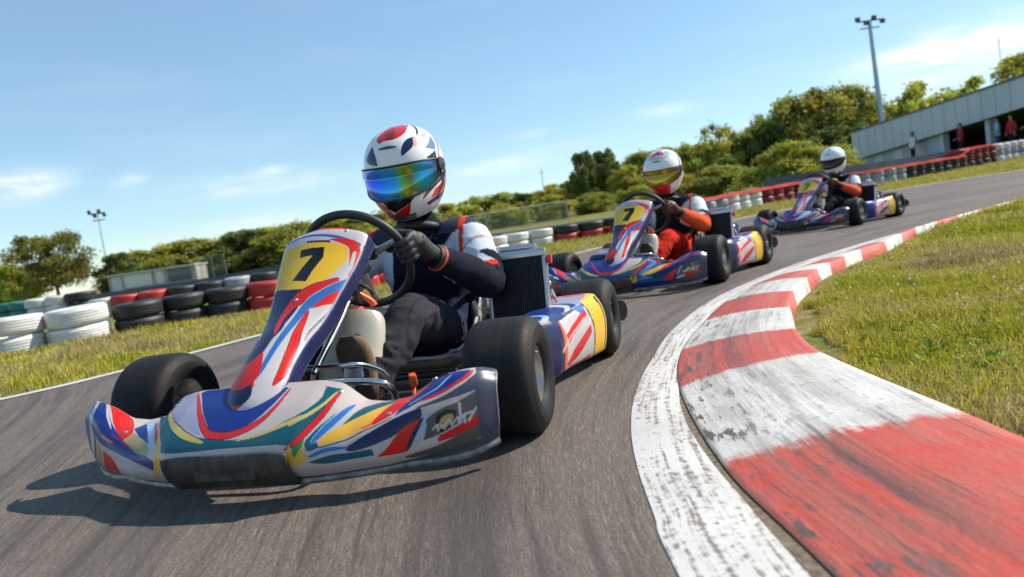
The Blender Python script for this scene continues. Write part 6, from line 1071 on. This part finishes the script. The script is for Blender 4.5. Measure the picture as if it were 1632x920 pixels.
# ------------------------------------------------------------------ grey building on the right
e = empty('pit_building', (23.0, 48.0, float(tz(48))), 0); tag(e, 'long low grey metal building with an open shaded front at the right edge', 'building')
EZ = float(tz(48))
def zt_(y): return 3.52+(48-y)*.0235-EZ
def zb_(y): return 1.80+(48-y)*.052-EZ
def slab(nm, x0, x1, ya, yb, fb, ft, m, par=None):
    """upright slab following the sloping eaves; local coords"""
    V = []
    for y in (ya, yb):
        for x, f in ((x0, fb), (x1, fb), (x1, ft), (x0, ft)): V.append((x, y-48, f(y)))
    return MB().add(V, [(0, 1, 2, 3), (7, 6, 5, 4), (0, 4, 5, 1), (1, 5, 6, 2), (2, 6, 7, 3), (3, 7, 4, 0)]).build(nm, m, par or e, smooth=False)
fz = lambda y: float(tz(y))-EZ-.2
def seam_mat():
    m, t, b = nt('seamed_grey_cladding'); tc = t.nodes.new('ShaderNodeTexCoord'); sx = t.nodes.new('ShaderNodeSeparateXYZ'); t.links.new(tc.outputs['Object'], sx.inputs[0])
    j = math_(t, 'LESS_THAN', math_(t, 'FRACT', sx.outputs[1]), .05); n = noise_(t, .8, 5, .6, stretch=(1, 1, .15))
    c = mixc(t, ramp(t, n, .35, .7), (.52, .56, .60), (.43, .47, .51)); t.links.new(mixc(t, j, c, (.22, .24, .26)), b.inputs['Base Color']); b.inputs['Roughness'].default_value = .5; return m
fas = slab('fascia', 0, .25, 18, 48, zb_, zt_, seam_mat())
slab('roof_trim', -.06, .30, 17.9, 48.1, zt_, lambda y: zt_(y)+.09, mat('dark_roof_trim', (.10, .10, .11), .5, scale=3))
slab('roof', .3, 9, 18, 48, lambda y: zt_(y)-.12, zt_, M['panel'])
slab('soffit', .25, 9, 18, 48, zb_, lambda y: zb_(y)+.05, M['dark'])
slab('end_wall', .02, 9, 47.8, 47.96, fz, lambda y: zb_(y)-.01, M['panel'])
slab('front_wall', .45, .65, 39.2, 47.7, fz, lambda y: zb_(y)-.01, mat('pale_blue_wall', (.42, .48, .54), .5, scale=1.5, var=.05))
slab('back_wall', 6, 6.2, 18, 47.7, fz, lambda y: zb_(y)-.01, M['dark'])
for y in (45.6, 43.4, 41.2): slab('window_panel', .40, .45, y-.5, y+.5, lambda q: zb_(q)-1.15, lambda q: zb_(q)-.15, M['panelw'])
for y in (38.9, 35.2, 31.4, 27.5, 23.5): slab('column', .30, .62, y-.16, y+.16, fz, lambda q: zb_(q)-.01, M['panel'])

# ------------------------------------------------------------------ people in the open front of the building
def bystander(x, y, top, trou, label, arm=0.0, rz=0.0):
    z = float(tz(y, x)); o = empty('person', (x, y, z), rz); tag(o, label, 'person', 'bystanders at the building')
    mb = MB()
    mb.loft([(0, 0, .82), (0, 0, .95), (0, 0, 1.15), (0, 0, 1.38), (0, 0, 1.46), (0, 0, 1.52)], [(.15, .10), (.17, .12), (.15, .11), (.20, .12), (.15, .09), (.06, .06)], 16, 16, side=(0, 1, 0))
    mb.tube([(0, 0, 1.48), (0, 0, 1.60)], .055, 10); mb.ball((.01, 0, 1.66), (.095, .078, .12), 14)
    for s in (1, -1):
        mb.tube([(0, .09*s, .88), (.02, .10*s, .48), (0, .11*s, .07)], [.095, .065, .05], 12, 12); mb.tube([(-.02, .11*s, .06), (.08, .12*s, .04), (.16, .125*s, .03)], [.05, .045, .03], 10, 8)
        mb.tube([(0, .17*s, 1.42), (.02, .25*s, 1.14), (.10+arm, .22*s, .92+arm)], [.062, .048, .036], 12, 12)
        mb.tube([(.10+arm, .22*s, .92+arm), (.15+arm, .21*s, .86+arm)], [.036, .026], 8)
    me = remesh(mb, .022, 1); P = get_co(me); c = np.zeros((len(P), 3)); c[:] = lin(trou); c[P[:, 2] > .92] = lin(top)
    hand = (np.abs(P[:, 1]) > .17) & (P[:, 2] < .96+arm) & (P[:, 2] > .80+arm*.9); c[hand] = lin('b98a6c'); c[P[:, 2] > 1.50] = lin('b98a6c'); c[P[:, 2] < .09] = lin('1a1a1c')
    me.color_attributes.new('paint', 'FLOAT_COLOR', 'POINT').data.foreach_set('color', np.hstack([c, np.ones((len(c), 1))]).astype(np.float32).ravel())
    link('body', me, M['suit'], o)
    MB().ball((-.015, 0, 1.70), (.10, .085, .10), 14).build('hair', mat('dark_hair', (.03, .02, .015), .7, scale=60), o)
bystander(22.75, 36.4, 'a02a34', '22242c', 'person in a dark red top, leftmost of those under the grey building', .1, 3.0)
bystander(23.1, 34.2, '8fb7d8', '2d4a70', 'person in a pale blue top standing beside the red ones', .15, 2.6)
bystander(23.2, 33.4, 'b83238', '20242c', 'person in a bright red top between the pale blue shirts', .0, 3.3)
bystander(23.1, 32.0, '7fb0dc', '23324e', 'person in a sky blue shirt under the building near the right edge', .2, 2.9)
bystander(23.2, 30.9, '31558c', '1c1e24', 'person in a navy blue shirt at the right edge', .1, 3.1)
bystander(22.9, 40.9, 'd9d6d0', '30343c', 'person in a white top by the pale blue wall of the building', .0, 3.1)

# ------------------------------------------------------------------ masts
def mast(x, y, ztop, r, heads, lean, label, nlamp):
    z = float(tz(y, x)); o = empty('floodlight_mast', (x, y, z)); tag(o, label, 'floodlight mast')
    h = ztop-z; MB().tube([(0, 0, 0), (lean, 0, h)], [r, r*.55], 12).build('pole', mat('pale_blue_steel', (.30, .42, .52), .45, .3, scale=2), o)
    MB().box((lean, 0, h), (heads, .12, .10), bev=.02).box((lean, 0, h-.55), (heads*.8, .10, .08), bev=.02).build('crossbar', M['steel'], o)
    for k in range(nlamp):
        xx = lean+(-.5+k/(nlamp-1))*heads if nlamp > 1 else lean
        MB().box((xx, -.12, h+.18*(1-2*(k % 2))*.9), (heads/nlamp*.72, .22, .32), Matrix.Rotation(.5, 3, 'X'), bev=.03).build('floodlight', M['steel'], o)
mast(30.34, 58, 12.45, .24, 1.9, -.25, 'tall pale blue floodlight mast behind the grey building', 4)
mast(-33.1, 62, 6.7, .065, 1.2, 0, 'thin floodlight mast behind the low cabin on the left', 4)
def aerial(x, y, ztop, label):
    z = float(tz(y, x)); o = MB().tube([(0, 0, 0), (0, 0, ztop-z)], [.06, .04], 8).tube([(-.35, 0, ztop-z-.5), (.35, 0, ztop-z-.5)], .03, 6).build('aerial_pole', M['post']); o.location = (x, y, z); tag(o, label, 'pole')
aerial(5.5, 90, 7.2, 'thin distant pole above the trees left of the middle kart')
aerial(61.9, 90, 14.9, 'thin distant pole above the building roof at the far right')

# ------------------------------------------------------------------ trees
def leaf_mat():
    m, t, b = nt('tree_leaf'); a = N(t, 'ShaderNodeAttribute', attribute_name='tint').outputs['Color']
    b.inputs['Roughness'].default_value = .6; b.inputs['Specular IOR Level'].default_value = .25; t.links.new(a, b.inputs['Base Color'])
    tr = t.nodes.new('ShaderNodeBsdfTranslucent'); t.links.new(mixc(t, 1.0, a, (1.3, 1.25, .6), 'MULTIPLY'), tr.inputs[0]); mx = t.nodes.new('ShaderNodeMixShader'); mx.inputs[0].default_value = .42
    t.links.new(b.outputs[0], mx.inputs[1]); t.links.new(tr.outputs[0], mx.inputs[2]); t.links.new(mx.outputs[0], t.nodes['Material Output'].inputs[0]); return m
M['leaf'] = leaf_mat(); M['bark'] = mat('tree_bark', (.10, .075, .055), .9, var=.4, scale=6, bmp=.02)
def tree_meshes(H, Wc, nblob, nleaf, ls, tint, low, airy, seed, flat=1.0, umbrella=False):
    r = np.random.default_rng(seed); rd = random.Random(seed)
    tk = MB(); tk.tube([(0, 0, -.4), (rd.uniform(-.1, .1), 0, H*.3), (rd.uniform(-.3, .3), rd.uniform(-.2, .2), H*.62)], [H*.028, H*.02, H*.009], 8, 10)
    cen = []
    for k in range(nblob):
        a = r.uniform(0, 2*PI); q = r.random()
        zc = H*(low+(.93-low)*q)
        pr_ = math.sqrt(max(.06, 1-((q-.42)/.62)**2)) if not umbrella else math.sqrt(max(.05, .35+.65*(1-abs(q-.72)/.72)))
        rad = Wc*.5*pr_*math.sqrt(r.random())*.9
        c = np.array([rad*math.cos(a), rad*math.sin(a), zc]); s = Wc*r.uniform(.10, .20)*(1.05-.4*q)
        cen.append((c, s))
        if r.random() < .75: tk.tube([(0, 0, H*(.18+.35*q)), (c[0]*.5, c[1]*.5, (H*(.25+.35*q)+zc)/2), tuple(c)], [H*.010, H*.006, H*.002], 5, 6)
    per = nleaf//nblob; V = []; Cc = []
    for c, s in cen:
        d = r.normal(0, 1, (per, 3)); d /= np.linalg.norm(d, axis=1)[:, None]; rr = s*(r.random(per)**(.45))*(1+.35*r.normal(0, 1, per)*airy)
        p = c+d*rr[:, None]*[1, 1, flat]
        p = p[p[:, 2] > H*.04]; m = len(p)
        n = d[:m]+r.normal(0, .7, (m, 3)); n /= np.linalg.norm(n, axis=1)[:, None]
        t = np.cross(n, r.normal(0, 1, (m, 3))); t /= np.linalg.norm(t, axis=1)[:, None]; b = np.cross(n, t); L = ls*r.uniform(.5, 1.5, m)[:, None]
        q = np.stack([p-t*L, p-b*L*.55, p+t*L, p+b*L*.55], 1); V.append(q.reshape(-1, 3))
        k = np.array(tint)*2.6*np.array([1+r.normal(0, .08), 1+r.normal(0, .05), 1])*r.uniform(.7, 1.35)
        Cc.append(np.repeat(k*r.uniform(.65, 1.4, (m, 1)), 4, 0))
    V = np.concatenate(V); Cc = np.concatenate(Cc)
    crown = fast_mesh('crown', V, np.arange(len(V)).reshape(-1, 4), dict(tint=np.clip(Cc, 0, 1))); trunk = tk.mesh('trunk')
    crown.materials.append(M['leaf']); trunk.materials.append(M['bark']); trunk.shade_smooth()
    return crown, trunk
TP = [('broad', tree_meshes(7, 7, 62, 15000, .15, (.105, .108, .026), .16, .6, 1)),
      ('olive', tree_meshes(7, 6, 50, 13000, .14, (.125, .125, .024), .10, .6, 2)),
      ('loose', tree_meshes(7, 5.5, 36, 8000, .14, (.10, .10, .026), .22, .9, 3)),
      ('dark', tree_meshes(7, 5.5, 64, 16000, .15, (.050, .068, .020), .06, .45, 4)),
      ('bushy', tree_meshes(7, 8.5, 62, 15000, .16, (.11, .12, .022), .04, .5, 5)),
      ('umbrella', tree_meshes(7, 9.5, 60, 14000, .14, (.070, .070, .018), .30, .6, 6, .55, True)),
      ('yellow', tree_meshes(7, 6, 34, 8000, .14, (.15, .155, .030), .25, .8, 8)),
      ('sparse', tree_meshes(7, 5, 16, 2600, .13, (.12, .12, .03), .40, 1.0, 9))]
TPD = dict(TP)
def tree(kind_, x, y, ztop, wscale, label, group='trees behind the circuit'):
    z = float(tz(y, x)); cr, tr = TPD[kind_]; s = (ztop-z)/6.9
    o = empty('tree', (x, y, z-.1), random.uniform(0, 6.28)); o.scale = (s*wscale*1.35, s*wscale*1.35, s*1.06); tag(o, label, 'tree', group)
    for nm, me in (('crown', cr), ('trunk', tr)):
        c = bpy.data.objects.new(nm, me); COL.objects.link(c); c.parent = o
tree('umbrella', -36.3, 60, 5.3, .72, 'wide flat-topped dark tree standing alone on the far left')
tree('bushy', -41.5, 63, 3.4, 1.0, 'low bushy tree at the left edge beside the flat-topped tree'); tree('dark', -32.2, 62, 3.2, 1.1, 'low dark tree right of the flat-topped tree'); tree('olive', -44, 66, 3.6, 1.2, 'olive tree partly cut by the left edge'); tree('yellow', -37.8, 58, 1.9, 1.3, 'small yellowish bush under the flat-topped tree')
lab = ['low olive tree over the cabin roof', 'dark rounded tree right of the cabin', 'yellow-green tree in the low row behind the nearest cowl', 'bushy tree in the low row left of the cowl', 'olive tree at the foot of the cowl plate', 'dark low tree just left of the yellow cowl plate', 'pale loose tree above the red tyres on the left', 'broad tree in the low row over the black tyres', 'small bushy tree above the cabin end', 'rounded tree touching the steering wheel', 'olive tree hidden behind the nearest cowl', 'low tree behind the nearest driver']
ks = ['dark', 'bushy', 'olive', 'broad', 'bushy', 'dark', 'olive', 'broad', 'bushy', 'olive', 'dark', 'bushy', 'olive', 'broad']
x = -38.5
for i in range(12):
    tree(ks[i], x, 74+random.uniform(-3, 4), 3.2+.55*min(1, i/3)+random.uniform(-.25, .45), random.uniform(1.5, 2.0), lab[i], 'low tree row on the left'); x += 2.6+random.uniform(-.5, .5)
mid = [(-8.5, 3.3, 'broad'), (-5.8, 3.9, 'olive'), (-3.6, 3.9, 'yellow'), (-1.6, 4.2, 'bushy'), (.6, 4.3, 'olive'), (2.4, 3.9, 'dark'), (4.3, 3.9, 'bushy'), (5.7, 4.4, 'olive')]
ml = ['low tree just right of the nearest helmet', 'olive tree behind the nearest driver\'s shoulder', 'yellowish tree above the fence', 'bushy tree above the white tyres', 'olive tree in the middle of the low row', 'dark tree in the middle of the low row', 'bushy tree left of the tall dark pair', 'olive tree at the foot of the tall dark pair']
for (x, zt, k), l_ in zip(mid, ml): tree(k, x, 75+random.uniform(-2, 2), zt, random.uniform(1.3, 1.7), l_, 'low tree row in the middle')
R_ = [(7.0, 60, 5.75, 'dark', .62, 'tall dark narrow tree, left one of a pair'), (8.9, 61, 5.75, 'dark', .62, 'tall dark narrow tree, right one of a pair'), (10.2, 59, 4.2, 'olive', .95, 'lower olive tree between the dark pair and the middle helmet'), (5.6, 60, 3.6, 'olive', 1.0, 'low olive tree in front of the tall dark pair'),
      (12.0, 62, 5.1, 'broad', .85, 'broad tree left of the gold visor helmet'), (14.2, 62, 5.3, 'olive', .9, 'olive tree straight behind the middle helmet'), (16.6, 62, 5.2, 'bushy', .8, 'bushy green tree right of the middle helmet'), (19.0, 63, 6.9, 'sparse', .7, 'thin sparse tree rising above its neighbours'), (18.4, 61, 5.2, 'olive', .85, 'olive tree below the thin sparse tree'), (20.6, 62, 5.2, 'dark', 1.0, 'dark tree right of the thin sparse tree'),
      (13.0, 57, 3.6, 'dark', 1.2, 'dark undergrowth tree left of the middle kart'), (17.5, 57, 3.5, 'dark', 1.3, 'dark undergrowth tree right of the middle kart'), (22.4, 61, 6.0, 'dark', .95, 'dark tree at the left flank of the big trees'), (24.6, 62, 7.6, 'broad', .85, 'tall broad tree, leftmost of the three big ones'), (26.9, 61, 7.9, 'loose', .95, 'tall loose-crowned tree above the last kart'), (29.2, 62, 7.9, 'broad', .8, 'tallest broad tree left of the floodlight mast'), (31.2, 62, 6.6, 'loose', .7, 'loose yellowish tree beside the floodlight mast'),
      (22.0, 56, 4.0, 'dark', 1.3, 'dark bushy tree behind the last kart'), (25.0, 56, 4.6, 'dark', 1.3, 'dark bushy tree at the left end of the building'), (27.5, 57, 4.6, 'dark', 1.2, 'dark tree peeping over the building end'), (23.4, 51, 3.1, 'olive', 1.2, 'low olive bush touching the building end wall'),
      (33.4, 60, 6.8, 'yellow', .9, 'yellow-green tree above the building roof, left one'), (35.6, 61, 7.4, 'yellow', .8, 'yellow-green tree above the middle of the building roof'), (38.4, 60, 7.0, 'yellow', .9, 'yellow-green tree above the building roof, right one'), (42.6, 59, 8.3, 'olive', .9, 'tree rising over the roof at the right edge'), (36.5, 63, 5.6, 'olive', 1.2, 'olive tree mostly behind the building roof')]
hb_ = [(-6.2, 1.75), (-4.2, 1.9), (-2.0, 1.95), (.2, 2.1), (2.4, 2.15), (4.6, 2.0), (6.8, 2.2), (9.0, 2.2), (11.2, 2.3), (13.4, 2.4), (15.6, 2.5)]
hl_ = ['low shrub behind the nearest driver\'s shoulder', 'low shrub straight above the nearest radiator', 'low shrub over the left end of the mesh fence', 'low shrub behind the middle of the mesh fence', 'low shrub over the right end of the mesh fence', 'low shrub just right of the mesh fence', 'low shrub at the foot of the dark tree pair', 'low shrub left of the middle kart\'s cowl', 'low shrub behind the middle kart\'s wheel', 'low shrub right of the middle helmet', 'low shrub left of the navy barrier']
for i, ((x, zt), l_) in enumerate(zip(hb_, hl_)): tree(['bushy', 'olive', 'broad'][i % 3], x, 36+random.uniform(-2.5, 2.5), zt-.15+random.uniform(-.3, .3), 1.7, l_, 'low shrubs behind the wall')
belt = [(8.2, 4.3), (10.6, 4.7), (12.6, 5.0), (14.8, 5.3), (17.0, 5.2), (19.4, 5.4), (21.6, 5.4), (23.6, 6.0), (25.8, 6.6), (28.0, 6.9), (30.2, 6.4)]
bl_ = ['olive tree filling in behind the dark pair', 'yellow-green tree in the back belt, right of the dark pair', 'olive tree in the back belt above the middle helmet\'s left side', 'yellow-green tree in the back belt above the middle helmet', 'broad tree in the back belt right of the middle helmet', 'olive tree in the back belt under the sparse treetop', 'broad tree in the back belt halfway to the last kart', 'loose tree in the back belt left of the big trees', 'broad tree in the back belt behind the big trees', 'olive tree in the back belt directly above the last helmet', 'broad tree in the back belt at the mast foot']
for (x, zt), l_, k in zip(belt, bl_, ['olive', 'yellow', 'bushy', 'olive', 'broad', 'olive', 'bushy', 'loose', 'broad', 'olive', 'bushy']): tree(k, x, 68+random.uniform(-1.5, 1.5), zt+.3, 1.15, l_, 'back belt of trees')
for x, y, zt, k, w, l_ in R_: tree(k, x, y, zt, w, l_)

# ------------------------------------------------------------------ sky, sun
SUN_DIR = Vector((.84, .25, 0)).normalized(); ELEV = math.radians(43)
sun = bpy.data.lights.new('sun', 'SUN'); sun.energy = 5.0; sun.angle = math.radians(.53); sun.color = (1, .91, .78)
so = bpy.data.objects.new('sun', sun); COL.objects.link(so)
sd = Vector((SUN_DIR.x*math.cos(ELEV), SUN_DIR.y*math.cos(ELEV), math.sin(ELEV)))
so.rotation_euler = sd.to_track_quat('Z', 'Y').to_euler(); so.location = (0, 0, 30)
w = bpy.data.worlds.new('World'); C.world = w; w.use_nodes = True; t = w.node_tree; bg = t.nodes['Background']
sky = t.nodes.new('ShaderNodeTexSky'); sky.sky_type = 'NISHITA'; sky.sun_disc = False; sky.sun_elevation = ELEV; sky.sun_rotation = math.atan2(SUN_DIR.x, SUN_DIR.y)
sky.air_density = 1.0; sky.dust_density = .0; sky.ozone_density = 2.5; sky.altitude = 0
# wispy clouds: soft streaks placed by azimuth and elevation
tc = t.nodes.new('ShaderNodeTexCoord'); sx = t.nodes.new('ShaderNodeSeparateXYZ'); t.links.new(tc.outputs['Generated'], sx.inputs[0])
az = math_(t, 'ARCTAN2', sx.outputs[0], sx.outputs[1]); el = math_(t, 'ARCSINE', sx.outputs[2])
cb = t.nodes.new('ShaderNodeCombineXYZ'); t.links.new(az, cb.inputs[0]); t.links.new(el, cb.inputs[1])
nz = noise_(t, 1, 7, .6, vec=cb.outputs[0], stretch=(9, 42, 1)); nz2 = noise_(t, 1, 6, .55, vec=cb.outputs[0], stretch=(3.5, 16, 1))
CL = [] # az, el, su, sv, slope, strength
def cloud(a0, e0, su, sv, sl, stn):
    da = math_(t, 'SUBTRACT', az, a0); de = math_(t, 'SUBTRACT', math_(t, 'SUBTRACT', el, e0), math_(t, 'MULTIPLY', da, sl))
    q = math_(t, 'ADD', math_(t, 'POWER', math_(t, 'DIVIDE', math_(t, 'ABSOLUTE', da), su), 2.0), math_(t, 'POWER', math_(t, 'DIVIDE', math_(t, 'ABSOLUTE', de), sv), 2.0))
    g = math_(t, 'EXPONENT', math_(t, 'MULTIPLY', q, -1.0)); return math_(t, 'MULTIPLY', math_(t, 'MULTIPLY', g, ramp(t, nz, .34, .62)), stn)
acc = None
for a in CLOUDS:
    g = cloud(*a); acc = g if acc is None else math_(t, 'ADD', acc, g)
acc = math_(t, 'ADD', acc, math_(t, 'MULTIPLY', ramp(t, nz2, .50, .85), math_(t, 'MULTIPLY', ramp(t, el, .60, .02), .16)))
acc = math_(t, 'MINIMUM', acc, .9)
blue_ = mixc(t, 1.0, sky.outputs[0], (1.0, 1.08, 1.06), 'MULTIPLY')
blue_ = mixc(t, .32, blue_, (2.5, 4.2, 5.7))
csky = mixc(t, acc, blue_, (7.6, 7.8, 8.0))
t.links.new(csky, bg.inputs[0]); bg.inputs[1].default_value = .115

# ------------------------------------------------------------------ camera
cam = bpy.data.cameras.new('camera'); co = bpy.data.objects.new('camera', cam); COL.objects.link(co); C.camera = co
cam.sensor_width = 36; cam.lens = 1180/1632*36; cam.clip_end = 2000; cam.clip_start = .02
pitch, roll = math.radians(4.55), math.radians(-8.2)
Fv = Vector((0, math.cos(pitch), -math.sin(pitch))); Rv = Vector((1, 0, 0)); Uv = Rv.cross(Fv)
R2 = Rv*math.cos(roll)+Uv*math.sin(roll); U2 = -Rv*math.sin(roll)+Uv*math.cos(roll)
co.matrix_world = Matrix(((R2.x, U2.x, -Fv.x, 0), (R2.y, U2.y, -Fv.y, 0), (R2.z, U2.z, -Fv.z, .56), (0, 0, 0, 1)))
cam.dof.use_dof = True; cam.dof.focus_distance = 2.45; cam.dof.aperture_fstop = 3.0
C.render.engine = 'CYCLES'; C.view_settings.view_transform = 'Standard'; C.view_settings.look = 'None'; C.view_settings.exposure = .42; C.view_settings.gamma = 1
C.render.resolution_x = 1024; C.render.resolution_y = 577
